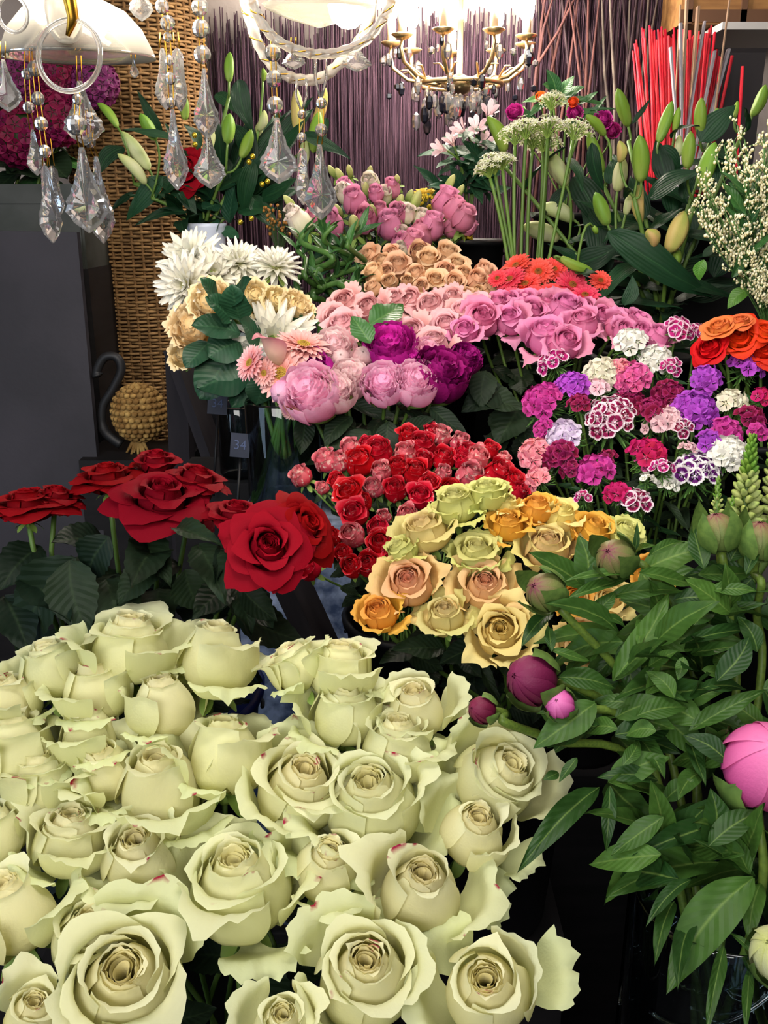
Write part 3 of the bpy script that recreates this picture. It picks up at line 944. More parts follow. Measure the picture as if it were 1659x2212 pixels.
# ------------------------------------------------------------------ peach spray roses
PM_peach = petal_mat('peach_spray_petal', [(0, (230, 150, 100)), (.5, (244, 186, 140)), (1, (246, 206, 170))], transl=.25, var=.12)
PE = [rose_heart(random.Random(500 + i), .4 + .3 * i, .55, 4, ruffle=.035, core_turns=2).mesh('bloom', PM_peach) for i in range(3)]
PEACH = [(809,592,44),(860,578,52),(800,556,42),(828,566,34),(900,594,40),(907,546,46),(925,562,44),(940,606,36),(966,550,46),(980,612,42),(1001,596,40),(1030,606,44),(1012,642,36),(1046,590,44),(1060,628,38),(842,610,34),(806,624,34),(911,620,30),(962,586,38),(849,548,34),(988,572,34),(880,608,28),(1032,632,30),(836,590,34)]
EB = P(930, 760, 1.95)
for (px, py, d), lab in zip(PEACH, autolabels(PEACH, 'small peach spray rose', 6, 'of the peach cluster')):
    r, b, z, s = flower('peach_spray_rose', px, py, lerp(py, 545, 2.05, 640, 1.9), d, (px - 920) / 260 + rnd.uniform(-.2, .2), .6 + rnd.uniform(-.2, .2), lab, 'spray rose', 'peach spray roses')
    ob('bloom', rnd.choice(PE), r)
    ob('calyx', CALYX, r)
    pts = add_stem(r, b, z, EB + Vector((rnd.uniform(-.05, .05), rnd.uniform(-.05, .05), -.06)), .002, n=7)
    stem_leaves(r, pts, 2, 'rose', L_rose, .05, .1, .6)
bucket('flower_bucket', EB, .11, .3, M_black, 'black bucket holding the peach spray roses')

# ------------------------------------------------------------------ orange ranunculus at the right edge
RK = [petal_mat('ranunculus_petal_%d' % i, [(0, a), (1, b_)], transl=.25, var=.1) for i, (a, b_) in enumerate((((236, 110, 10), (232, 74, 14)), ((214, 40, 10), (222, 50, 14)), ((240, 150, 60), (240, 120, 70))))]
RN = [rose_heart(random.Random(600 + i), .25, .8, 6, ruffle=.008, height=.8, core_turns=3).mesh('bloom', RK[i]) for i in range(3)]
RAN = [(1594,724,74,.05,.4,0,'bright orange ranunculus in the middle of the orange ones'),(1530,750,62,-.3,.5,1,'red-orange ranunculus at the left end of the orange ones'),(1553,704,58,-.2,.8,2,'pale orange ranunculus seen from the side, upper left'),(1599,692,46,.0,.85,2,'small yellow-orange ranunculus at the top of the group'),(1655,712,56,.2,.8,0,'orange ranunculus cut by the right picture edge, upper'),(1648,750,66,.1,.5,1,'orange ranunculus cut by the right picture edge, lower')]
NB = P(1600, 880, 1.6)
for px, py, d, ax, ay, k, lab in RAN:
    r, b, z, s = flower('ranunculus', px, py, 1.56, d * .66, ax, ay, lab, 'ranunculus', 'orange ranunculus')
    ob('bloom', RN[k], r)
    ob('calyx', CALYX, r)
    pts = add_stem(r, b, z, NB + Vector((rnd.uniform(-.04, .04), rnd.uniform(-.04, .04), -.1)), .003, n=7)
bucket('flower_bucket', NB + Vector((.02, 0, -.05)), .1, .3, M_black, 'black bucket holding the orange ranunculus')
# ------------------------------------------------------------------ peonies, middle left
PP = dict(
    pale=petal_mat('pale_pink_peony_petal', [(0, (250, 140, 190)), (.5, (252, 172, 210)), (1, (254, 208, 230))], transl=.42, var=.08, fleck_scale=4),
    blush=petal_mat('blush_peony_petal', [(0, (250, 168, 186)), (.5, (253, 200, 212)), (1, (254, 230, 230))], transl=.42, var=.06, fleck_scale=4, edge=(190, 30, 90), edge_thr=.66),
    magenta=petal_mat('magenta_peony_petal', [(0, (140, 0, 100)), (.5, (184, 8, 138)), (1, (212, 46, 168))], transl=.15, var=.15),
    plum=petal_mat('plum_peony_petal', [(0, (80, 0, 60)), (.5, (122, 6, 96)), (1, (160, 20, 124))], transl=.15, var=.12))
PEO = {k: [peony_mb(random.Random(700 + 9 * j + i), .15 + .2 * i, 26, .06).mesh('bloom', m) for i in range(2)] for j, (k, m) in enumerate(PP.items())}
PBUD = {k: [bud_mb(random.Random(760 + i)).mesh('bloom', m) for i in range(2)] for k, m in PP.items()}
SEP = [sepal_mb(random.Random(780 + i), 3, .55).mesh('sepals', M_calyx) for i in range(2)]
PEON = [ # px,py,d,ax,ay,kind,bud,label
 (672, 852, 118, -.35, .05, 'pale', 0, 'large pale pink peony lying at the lower left of the peonies'),
 (724, 848, 86, .1, -.1, 'blush', 1, 'round blush peony ball in front of the large pale one'),
 (758, 820, 80, .2, .3, 'blush', 1, 'blush peony with red nicks behind the round ball'),
 (828, 832, 88, -.05, .1, 'pale', 0, 'ruffled pale pink peony under the tall magenta one'),
 (898, 830, 92, .15, .1, 'pale', 1, 'tight pale pink peony left of the dark magenta pair'),
 (843, 754, 104, -.05, .72, 'magenta', 0, 'tall magenta peony at the centre, cupped upright'),
 (672, 803, 90, -.4, .5, 'magenta', 0, 'magenta peony tucked left above the large pale one'),
 (950, 812, 112, .35, .05, 'plum', 0, 'large dark magenta peony at the right'),
 (1003, 778, 66, .5, .3, 'plum', 0, 'small dark magenta peony at the far right'),
 (724, 756, 84, -.1, .6, 'blush', 0, 'white-pink peony behind the brownish bud'),
 (736, 774, 48, .0, .35, 'blush', 3, 'small brownish peony bud between magenta and blush blooms'),
 (783, 769, 48, .05, .4, 'blush', 3, 'small cream peony bud with red nick beside the tall magenta one'),
 (609, 848, 56, -.3, -.2, 'pale', 3, 'lilac pink peony bud hanging at the left end'),
 (892, 776, 40, .2, .5, 'magenta', 0, 'small magenta peony hidden behind the pale ones'),
 (925, 762, 60, .2, .6, 'pale', 0, 'pale pink peony behind the large dark magenta one'),
]
PEB = P(800, 980, 1.50)
PR = []
for px, py, d, ax, ay, k, bd, lab in PEON:
    Y = lerp(py, 750, 1.58, 850, 1.44)
    if bd < 2: ay = max(ay, .5 + .1 * (px % 3))
    r, b, z, s = flower('peony', px, py, Y, d * (.98 if bd != 3 else .92), ax, ay, lab, 'peony', 'pink and magenta peonies')
    me = PEO[k][0] if bd in (0, 1) else PBUD[k][rnd.randrange(2)]
    ob('bloom', me, r)
    ob('sepals', SEP[0], r, Matrix.Diagonal((.8, .8, .7, 1)))
    pts = add_stem(r, b, z, PEB + Vector(((px - 800) * .0002, rnd.uniform(-.05, .05), -.1)), .0032, n=8)
    stem_leaves(r, pts, 3, 'peony', L_rose, .08, .2, .8, 1.2)
    PR.append(r)
for bx, by, tx, ty, wd in ((800, 930, 730, 1000, 50), (860, 940, 930, 900, 60), (760, 900, 700, 960, 50), (900, 900, 960, 960, 60), (840, 910, 850, 990, 50), (700, 930, 760, 980, 40), (660, 900, 650, 980, 46), (930, 880, 1010, 930, 50)):
    leaf_px(PR[3], 'peony', L_rose, (bx, by), (tx, ty), wd, 1.46, 1.42)

# ------------------------------------------------------------------ white dahlias, cream stock, pale pink gerberas, calla
PM_dahlia = petal_mat('white_dahlia_petal', [(0, (226, 226, 150)), (.3, (240, 238, 220)), (1, (248, 246, 238))], transl=.3, var=.05)
DM = [dahlia_mb(random.Random(800 + i), rows=((9, 1.3, .5), (13, 1.0, .76), (16, .68, .96), (17, .32, 1.08), (15, -.05, 1.1), (9, -.4, 1.05)), w=.076, curl=-.2, pt=.9, cup=.5).mesh('bloom', PM_dahlia) for i in range(3)]
DAH = [(382,536,112,-.5,.45,'white dahlia at the far left, topmost'),(372,612,108,-.55,.05,'white dahlia facing left and down, below the topmost one'),(468,566,104,.15,.55,'creamy white dahlia third from the left in the upper row'),(524,540,82,.2,.6,'cream rounded dahlia under the white vase'),(600,536,84,.1,.88,'white dahlia on a bare straight stem, right end of the upper row'),(588,706,150,-.05,.45,'largest creamy white dahlia above the pink gerberas')]
V1 = P(626, 900, 1.58)
DR = []
for px, py, d, ax, ay, lab in DAH:
    Y = lerp(py, 530, 1.78, 710, 1.6)
    r, b, z, s = flower('dahlia', px, py, Y, d * 1.2, ax, ay, lab, 'dahlia', 'white dahlias')
    ob('bloom', rnd.choice(DM), r)
    ob('calyx', CALYX, r)
    tx = 600 + (px - 480) * -.15
    t0 = P(tx + rnd.uniform(-20, 20), 870, 1.56)
    pts = stem_pts(b, z, t0, 8)
    end = P(585 + rnd.uniform(-40, 70), 1085, 1.50)
    full = np.vstack([pts, np.array(end)[None, :]])
    inv = np.array(MW[r.name].inverted()); sc_ = MW[r.name].to_scale().x
    mb = MB(); mb.tube(full @ inv[:3, :3].T + inv[:3, 3], .0045 / sc_, 7)
    ob('stem', mb.mesh('stem', M_stem), r)
    stem_leaves(r, pts, 3, 'round', L_euca, .07, .35, .9)
    DR.append(r)
for bx, by, tx, ty, wd, k in ((520, 720, 415, 700, 66, 1), (500, 760, 430, 860, 90, 1), (520, 690, 500, 620, 70, 2), (540, 800, 425, 835, 110, 1), (520, 740, 450, 770, 80, 0), (500, 660, 540, 600, 50, 3), (560, 800, 500, 880, 60, 5), (500, 690, 450, 640, 60, 2), (450, 740, 400, 790, 60, 0), (560, 740, 520, 690, 60, 5), (470, 660, 440, 600, 46, 1)):
    leaf_px(DR[k], 'round', L_euca, (bx, by), (tx, ty), wd, 1.62, 1.58)
PM_cream = petal_mat('cream_stock_petal', [(0, (232, 190, 110)), (.6, (240, 208, 150)), (1, (246, 226, 184))], transl=.25, var=.1)
CM = [peony_mb(random.Random(830 + i), .8, 12, .10).mesh('bloom', PM_cream) for i in range(2)]
for px, py, d, lab in ((420, 708, 84, 'cream carnation at the left, under the white dahlias'), (458, 655, 76, 'peach cream carnation behind the dahlia stems'), (400, 768, 52, 'small cream carnation low at the left beside dark leaves'), (548, 644, 60, 'cream carnation behind the largest dahlia'), (640, 668, 60, 'cream carnation right of the largest dahlia'), (600, 655, 54, 'yellowish carnation behind the top of the largest dahlia')):
    r, b, z, s = flower('carnation', px, py, 1.70, d, (px - 500) / 300, .4, lab, 'carnation', 'cream carnations')
    ob('bloom', rnd.choice(CM), r); ob('calyx', CALYX, r)
    add_stem(r, b, z, P(600 + rnd.uniform(-30, 30), 900, 1.6), .0025, n=7)
PM_pg = petal_mat('pale_pink_gerbera_petal', [(0, (240, 140, 130)), (.5, (242, 168, 164)), (1, (246, 196, 196))], transl=.25, var=.08)
M_disc = plain('gerbera_disc', (150, 132, 50), .8, .2, along=[(0, (110, 60, 20)), (.5, (176, 150, 60)), (1, (200, 180, 90))])
GPM = gerbera_mb(random.Random(850), 24, .062).mesh('ray_petals', PM_pg)
GD = disc_mb(random.Random(1)).mesh('disc', M_disc)
for px, py, d, ax, ay, lab in ((656, 742, 112, .15, .9, 'pale pink gerbera seen edge on, under the largest dahlia'), (538, 783, 74, -.75, .35, 'pale pink gerbera turned left at the outer left end'), (606, 806, 110, -.45, .25, 'peach pink gerbera behind the lilac peony bud'), (630, 884, 46, -.2, -.3, 'small pink gerbera hanging below the lilac bud'), (570, 806, 56, -.6, .1, 'small dusky pink gerbera between two larger ones')):
    r, b, z, s = flower('gerbera', px, py, lerp(py, 740, 1.52, 880, 1.44), d * 1.15, ax, ay, lab, 'gerbera', 'pale pink gerberas', seat=.05)
    ob('ray_petals', GPM, r); ob('disc', GD, r)
    pts = stem_pts(b, z, P(608, 890, 1.53), 7)
    full = np.vstack([pts, np.array(P(600 + rnd.uniform(-60, 40), 1085, 1.5))[None, :]])
    inv = np.array(MW[r.name].inverted()); sc_ = MW[r.name].to_scale().x
    mb = MB(); mb.tube(full @ inv[:3, :3].T + inv[:3, 3], .0042 / sc_, 7)
    ob('stem', mb.mesh('stem', M_stem), r)
PM_calla = petal_mat('blush_calla_petal', [(0, (214, 200, 150)), (.5, (226, 184, 170)), (1, (196, 120, 140))], transl=.25, var=.0)
mb = MB(); petal(mb, -1.2, 1.5, [(.05, 0), (.3, .1), (.42, .6), (.30, .9), (.40, 1.05)], .5, random.Random(4), ruffle=.02, tip=.35, e=.35, spiral=.12, nu=19, nv=12)
r, b, z, s = flower('calla_lily', 598, 752, 1.49, 86, -.2, .85, 'blush pink calla bloom in front of the largest dahlia', 'calla', None)
ob('spathe', mb.mesh('spathe', PM_calla), r)
add_stem(r, b, z, P(610, 900, 1.52), .004)
r, b, z, s = flower('carnation', 570, 775, 1.52, 40, -.2, .5, 'small greyish white carnation between the pink gerberas', 'carnation')
ob('bloom', peony_mb(random.Random(4), .8, 14, .1).mesh('bloom', petal_mat('grey_white_petal', [(0, (200, 200, 190)), (1, (226, 228, 226))])), r)
add_stem(r, b, z, P(600, 900, 1.53), .0025, n=7)

# ------------------------------------------------------------------ coral gerberas
PM_cg = petal_mat('coral_gerbera_petal', [(0, (226, 30, 40)), (.5, (240, 62, 74)), (1, (246, 96, 104))], transl=.25, var=.12)
M_disc2 = plain('coral_disc', (60, 30, 20), .8, .2, along=[(0, (40, 24, 10)), (.45, (150, 90, 40)), (1, (226, 110, 60))])
CG = [gerbera_mb(random.Random(870 + i), 22, .07).mesh('ray_petals', PM_cg) for i in range(2)]
CD = disc_mb(random.Random(2), .14).mesh('disc', M_disc2)
COR = [(1114,572,62),(1100,602,64),(1134,612,64),(1163,586,62),(1197,580,58),(1237,614,66),(1298,605,46),(1264,636,60),(1156,640,50),(1103,646,54),(1216,644,58),(1186,626,46),(1074,600,40),(1130,652,46)]
CB = P(1180, 770, 1.9)
for (px, py, d), lab in zip(COR, autolabels(COR, 'coral red gerbera', 5, 'of the coral gerberas')):
    r, b, z, s = flower('gerbera', px, py, lerp(py, 570, 1.92, 650, 1.82), d * 1.15, (px - 1180) / 300 + rnd.uniform(-.2, .2), .55 + rnd.uniform(-.15, .3), lab, 'gerbera', 'coral gerberas', seat=.05)
    ob('ray_petals', rnd.choice(CG), r); ob('disc', CD, r)
    add_stem(r, b, z, CB + Vector((rnd.uniform(-.05, .05), rnd.uniform(-.05, .05), -.05)), .0028, n=7)
bucket('flower_bucket', CB, .1, .3, M_black, 'black bucket holding the coral gerberas')

# ------------------------------------------------------------------ lisianthus
PL = dict(pink=petal_mat('pink_lisianthus_petal', [(0, (226, 190, 170)), (.35, (216, 120, 156)), (1, (226, 150, 180))], transl=.25, var=.12),
          cream=petal_mat('cream_lisianthus_petal', [(0, (214, 222, 150)), (.5, (234, 230, 196)), (1, (240, 224, 214))], transl=.25, var=.08),
          green=petal_mat('green_lisianthus_bud', [(0, (120, 150, 70)), (.6, (176, 190, 112)), (1, (206, 206, 140))], transl=.2, var=.12))
LM = {k: [rose_heart(random.Random(900 + i), .4 + .4 * i, .6, 3, ruffle=.05, core_turns=1.6, height=1.1).mesh('bloom', PL[k]) for i in range(2)] for k in ('pink', 'cream')}
LBU = lilybud_mb(random.Random(2), 1.15, .24, .05).mesh('bud', PL['green'])
LIS = [(799,396,48,'cream'),(846,408,44,'pink'),(766,436,62,'pink'),(788,476,64,'pink'),(715,486,66,'pink'),(842,490,66,'pink'),(860,462,50,'pink'),(867,462,46,'cream'),(932,492,62,'pink'),(907,512,66,'pink'),(961,438,64,'pink'),(1000,474,60,'pink'),(980,455,56,'pink'),(864,532,56,'pink'),(889,526,56,'pink'),(828,424,44,'cream'),(748,420,52,'cream'),(648,484,60,'cream'),(688,470,52,'pink'),(880,464,44,'cream'),(868,508,44,'cream'),(910,474,44,'cream'),(866,540,40,'cream'),(746,405,40,'pink'),(812,420,40,'pink'),(976,492,48,'pink'),(1012,492,40,'pink'),(700,452,44,'cream'),(634,460,40,'cream'),(820,455,40,'pink'),
 (736,382,40,'green'),(790,415,40,'green'),(858,392,36,'green'),(969,402,44,'green'),(806,462,44,'green'),(896,440,54,'green'),(862,440,44,'green'),(730,460,50,'green'),(765,490,60,'green'),(990,420,40,'green'),(974,464,44,'green'),(628,440,40,'green'),(720,372,36,'green'),(756,372,34,'green'),(884,428,44,'green'),(865,495,36,'green'),(800,372,34,'green'),(640,500,44,'green')]
labs = {}
for k, t in (('pink', 'pink lisianthus bloom'), ('cream', 'cream lisianthus bloom'), ('green', 'green lisianthus bud')):
    sub = [q for q in LIS if q[3] == k]
    for q, l in zip(sub, autolabels(sub, t, 5, 'of the %s ones' % k)): labs[q[:2] + (k,)] = l
LB = P(820, 640, 2.2)
for px, py, d, k in LIS:
    r, b, z, s = flower('lisianthus', px, py, lerp(py, 370, 2.3, 540, 2.08) + rnd.uniform(-.03, .03), d * (.92 if k != 'green' else 1.0), (px - 830) / 330 + rnd.uniform(-.2, .2), .72 + rnd.uniform(-.2, .15), labs[(px, py, k)], 'lisianthus', k + ' lisianthus')
    if k == 'green': ob('bud', LBU, r)
    else: ob('bloom', rnd.choice(LM[k]), r)
    ob('calyx', CALYX, r)
    pts = add_stem(r, b, z, LB + Vector(((px - 830) * .0003, rnd.uniform(-.06, .06), -.05)), .002, n=7)
    stem_leaves(r, pts, 3, 'peony', L_euca, .06, .1, .7, 1.3)
bucket('flower_bucket', LB, .13, .3, M_black, 'black bucket holding the pink and cream lisianthus')

# ------------------------------------------------------------------ sweet william, right
def floret_mb(rng, fringe=.06):
    mb = MB()
    for i in range(5):
        t = np.linspace(0, 1, 6)[:, None]; u = np.linspace(-1, 1, 9)[None, :]
        top = 1 - .12 * u ** 2 + fringe * ((np.arange(9)[None, :] % 2) * 2 - 1) * .6
        rr = .06 + .46 * t * top
        ang = i * 1.2566 + u * (.30 + .36 * t ** .6) * .98 + 0 * t
        z = .12 + .10 * t ** 1.5 + .03 * np.cos(u * 2.4) * t - .05 * t * np.abs(u) + rng.uniform(-.02, .02)
        mb.grid(np.stack([rr * np.cos(ang), rr * np.sin(ang), z + 0 * rr], -1), np.stack([t + 0 * u, 0 * rr, np.abs(u) + 0 * t], -1))
    mb.tube([(0, 0, -.3), (0, 0, .13)], [.05, .07], 6, (0, 0, 0))
    return mb
FC = {  # colours: eye, ring, rim
 'maroon_white': [(0, (220, 160, 180)), (.22, (216, 150, 176)), (.3, (130, 8, 60)), (.72, (150, 16, 76)), (.8, (240, 214, 226)), (1, (246, 230, 236))],
 'purple_white': [(0, (190, 170, 200)), (.22, (180, 150, 190)), (.3, (92, 10, 104)), (.66, (104, 16, 112)), (.75, (240, 234, 238)), (1, (248, 244, 244))],
 'white': [(0, (206, 210, 160)), (.3, (236, 234, 222)), (1, (244, 242, 234))],
 'cream': [(0, (206, 206, 150)), (.3, (232, 226, 200)), (1, (240, 234, 214))],
 'hotpink': [(0, (180, 40, 110)), (.3, (214, 70, 140)), (1, (230, 110, 170))],
 'violet': [(0, (110, 20, 120)), (.3, (160, 50, 180)), (1, (184, 84, 206))],
 'magenta': [(0, (150, 20, 100)), (.3, (184, 32, 130)), (1, (206, 70, 160))],
 'wine': [(0, (190, 90, 130)), (.25, (110, 4, 50)), (.8, (140, 14, 70)), (1, (170, 50, 110))],
 'crimson': [(0, (220, 130, 160)), (.25, (170, 10, 70)), (1, (204, 30, 100))],
 'lavender': [(0, (150, 110, 180)), (.3, (206, 180, 220)), (1, (232, 218, 238))],
 'salmon': [(0, (220, 90, 110)), (.4, (238, 130, 146)), (1, (244, 164, 172))],
 'palepink': [(0, (200, 120, 140)), (.4, (232, 180, 190)), (1, (242, 206, 212))],
 'magwhite': [(0, (230, 190, 210)), (.2, (230, 190, 210)), (.28, (176, 20, 104)), (.74, (190, 30, 116)), (.84, (240, 200, 220)), (1, (244, 214, 228))]}
FM = {k: petal_mat('sweet_william_' + k, v, transl=.2, var=.1, rough=.7) for k, v in FC.items()}
FLO = {k: [floret_mb(random.Random(940 + i), .09 if i else .05).mesh('floret', m) for i in range(2)] for k, m in FM.items()}
M_bract = plain('bract_green', (44, 84, 34), .6, .3, along=[(0, (36, 70, 30)), (1, (90, 136, 60))])
mb = MB(); rg = random.Random(9)
for i in range(46):
    strap(mb, rg.uniform(0, 6.28), rg.uniform(-.5, 1.1), rg.uniform(.35, .62), .03, rg.uniform(-.5, .5), 0, rg, r0=.03, z0=rg.uniform(-.25, .1), cup=.2, nu=3, nv=5)
BRACT = mb.mesh('bracts', M_bract)
SW = [ # px,py,d,colour,count,label words
 (1190,778,64,'magwhite',7,'magenta sweet william rimmed white, alone at the upper left'),(1363,732,66,'white',12,'flat white sweet william on a pale green stalk, below pink roses'),(1414,772,66,'white',13,'ivory sweet william right of the flat white one'),
 (1298,804,74,'cream',15,'cream sweet william left of the hot pink one'),(1367,812,78,'hotpink',14,'hot pink sweet william in the upper middle'),(1464,706,50,'magwhite',8,'white rimmed purple sweet william beside the orange ranunculus'),
 (1504,714,40,'magwhite',6,'small white rimmed sweet william left of the red-orange ranunculus'),(1616,782,76,'violet',12,'violet sweet william under the orange ranunculus at the right edge'),(1526,816,62,'violet',12,'violet sweet william in the upper right, half shaded'),
 (1233,830,72,'violet',14,'lilac violet sweet william at the upper left'),(1168,860,88,'magenta',18,'large magenta sweet william at the far left'),(1284,838,52,'palepink',9,'dusky white sweet william between lilac and hot pink ones'),
 (1356,864,66,'wine',12,'wine red sweet william behind the big maroon and white one'),(1318,898,112,'maroon_white',17,'biggest maroon sweet william with white rims, centre'),(1446,848,60,'wine',12,'dark red sweet william left above the big violet one'),
 (1504,880,92,'violet',17,'big violet sweet william in the right half'),(1583,864,60,'cream',10,'cream sweet william with red spots near the right edge'),(1407,880,58,'wine',11,'wine pink sweet william left of the big violet one'),
 (1214,938,76,'lavender',16,'lavender white sweet william at the left'),(1150,975,64,'salmon',13,'salmon pink sweet william at the lower left end'),(1206,982,64,'wine',10,'dark wine sweet william right of the salmon one'),
 (1284,1012,76,'magenta',13,'deep magenta sweet william in the lower middle'),(1400,972,78,'crimson',11,'crimson sweet william in the lower middle'),(1440,900,58,'palepink',12,'pale pink sweet william under the big violet one'),
 (1406,918,40,'palepink',5,'tiny pale pink sweet william with three open petals'),(1475,922,40,'maroon_white',5,'small wine sweet william with white rim'),(1570,930,66,'magenta',10,'mauve pink sweet william at the right, above white ones'),
 (1533,952,50,'violet',8,'small violet sweet william behind the purple eyed one'),(1506,1008,104,'purple_white',15,'large white sweet william with purple eyes'),(1576,972,82,'white',17,'white sweet william at the right beside green spikes'),
 (1432,1008,46,'magwhite',5,'white sweet william with crimson eye, left of the purple eyed'),(1370,1080,60,'maroon_white',8,'low maroon and white sweet william near the bottom'),(1259,1074,38,'magwhite',4,'tiny magenta sweet william above the golden roses'),
 (1334,1062,54,'crimson',8,'crimson sweet william near the bottom middle'),(1161,1030,52,'salmon',8,'dusty rose sweet william under the salmon one'),(1650,856,44,'crimson',8,'crimson sweet william cut by the right edge'),
 (1623,900,60,'wine',9,'wine sweet william near the right edge, above the spikes'),(1443,1045,40,'white',5,'small white sweet william under the crimson eyed one'),(1398,1034,34,'white',4,'little white sweet william seen from the side'),
 (1312,985,40,'wine',6,'small wine sweet william under the biggest maroon one'),(1172,925,44,'magenta',7,'magenta sweet william under the large magenta one'),(1340,790,40,'salmon',6,'small pink sweet william left of the flat white one'),
 (1250,870,46,'wine',8,'small wine sweet william under the lilac violet one'),(1230,1010,40,'wine',6,'small wine sweet william below the dark wine one'),(1450,790,40,'magwhite',5,'small purple sweet william right of the ivory one'),
 (1390,1000,34,'hotpink',4,'little pink sweet william left under the crimson one'),(1485,965,36,'palepink',4,'faded pink sweet william above the purple eyed one'),(1640,930,40,'magenta',6,'dark magenta sweet william at the right edge above spikes')]
SWB = P(1380, 1180, 1.42)
SWR = []
for px, py, d, k, n, lab in SW:
    Y = lerp(py, 700, 1.62, 1080, 1.28) + rnd.uniform(-.02, .02)
    r, b, z, s = flower('sweet_william', px, py, Y, d, (px - 1390) / 600 + rnd.uniform(-.12, .12), .62 + rnd.uniform(-.15, .2), lab, 'sweet william', 'sweet williams', seat=.35)
    fs = min(.62, 30 * (Y / 1.4) ** -1 / d * 1.25) if n > 4 else .6
    for i in range(n):
        q = math.sqrt((i + .3) / n); a = i * 2.4 + rnd.uniform(-.2, .2)
        dirv = Vector((math.cos(a) * q, math.sin(a) * q, math.sqrt(max(.1, 1.15 - q * q)))).normalized()
        pos = Vector((math.cos(a) * q * .42, math.sin(a) * q * .42, .26 + .16 * math.sqrt(max(0, 1 - q * q)) + rnd.uniform(-.03, .03)))
        m = TR(pos) @ dirv.to_track_quat('Z', 'Y').to_matrix().to_4x4() @ Matrix.Rotation(rnd.uniform(0, 6), 4, 'Z') @ Matrix.Scale(fs * rnd.uniform(.85, 1.1), 4)
        ob('floret', FLO[k][rnd.randrange(2)], r, m)
    ob('bracts', BRACT, r)
    pts = add_stem(r, b, z, SWB + Vector(((px - 1390) * .00035, rnd.uniform(-.06, .06), -.1)), .0024, n=7)
    stem_leaves(r, pts, 4, 'peony', L_mid if rnd.random() < .25 else L_rose, .055, .08, .6, .8)
    SWR.append(r)
for c, t in ((SWB + Vector((-.08, 0, -.05)), 'left'), (SWB + Vector((.14, .05, -.05)), 'right')):
    bucket('flower_bucket', c, .1, .32, M_black, 'black bucket in the %s half under the sweet williams' % t)
# ------------------------------------------------------------------ lilies in bud
PLG = petal_mat('lily_bud_green', [(0, (150, 170, 84)), (.5, (132, 166, 60)), (1, (116, 158, 54))], outer=(98, 134, 44), outer_amt=.8, transl=.1, rough=.5, var=.15)
PLP = petal_mat('lily_bud_pale', [(0, (200, 206, 150)), (.5, (216, 218, 176)), (1, (180, 190, 110))], outer=(168, 182, 112), outer_amt=.7, transl=.15, rough=.5, var=.12)
PLY = petal_mat('lily_bud_yellow', [(0, (170, 170, 90)), (.5, (190, 182, 104)), (1, (150, 170, 74))], outer=(190, 150, 100), outer_amt=.7, transl=.12, rough=.5, var=.12)
BUDM = {k: [lilybud_mb(random.Random(i), 1, .17, .1 * i).mesh('bud', m) for i in range(2)] for k, m in (('g', PLG), ('p', PLP), ('y', PLY))}


def bud_px(parent, tip, base, wpx, Y, k, lean=0.):
    a, b = P(base[0], base[1], Y), P(tip[0], tip[1], Y + lean)
    z = (b - a); L = z.length; z.normalize()
    v = (CAM - a).normalized()
    x = z.cross(v).normalized(); y = z.cross(x)
    w = msize(wpx, a) / .36
    m = Matrix((x * w, y * w, z * L)).transposed().to_4x4() @ Matrix.Rotation(rnd.choice((0, 1.05, .5)), 4, 'Z')
    m.translation = a
    ob('bud', BUDM[k][rnd.randrange(2)], parent, m, world=True)
    return a, b


def lily(Zf, Y, foot, buds, leaves, label, group, lmat=None):
    """one stem with its buds and leaves; foot = where it meets the vase mouth"""
    b0 = buds[0]
    top = P(*Zf(b0[1]), Y)
    r = root('lily', TR(foot), label, 'lily', group)
    mid = [(Zf(q[1])) for q in buds]
    cx = sum(q[0] for q in mid) / len(mid); cy = max(q[1] for q in mid) + 30
    node = P(cx, cy, Y)
    n2 = foot.lerp(node, .55) + Vector((0, 0, .03))
    pts = bez([foot, n2, node], np.linspace(0, 1, 8))
    inv = MW[r.name].inverted()
    mb = MB(); mb.tube([inv @ Vector(p) for p in pts], .0045, 7)
    for tip, base, w, k in buds:
        a, b = bud_px(r, Zf(tip), Zf(base), w / Zf.s, Y + rnd.uniform(-.03, .03), k, rnd.uniform(-.02, .02))
        d = (a - b).normalized()
        mb.tube([inv @ Vector(p) for p in bez([node, a + d * .04, a - d * .004], np.linspace(0, 1, 6))], .0028, 6)
    ob('stem', mb.mesh('stem', M_stem), r)
    for bs, tp, w in leaves:
        leaf_px(r, 'lily', lmat or L_lily, Zf(bs), Zf(tp), w / Zf.s, Y + rnd.uniform(-.04, .06), Y + rnd.uniform(-.1, .04))
    for k in range(6):
        t = rnd.uniform(.15, .9); p = Vector(pts[int(t * 7)])
        a = rnd.uniform(0, 6.28)
        d = Vector((math.cos(a), math.sin(a), rnd.uniform(-.2, .8))).normalized()
        place_leaf(r, 'lily', lmat or L_lily, p, p + d * rnd.uniform(.10, .16), 1.2)
    return r


class Zm:
    def __init__(s, ox, oy, sc): s.ox, s.oy, s.s = ox, oy, sc
    def __call__(s, q): return (q[0] / s.s + s.ox, q[1] / s.s + s.oy)


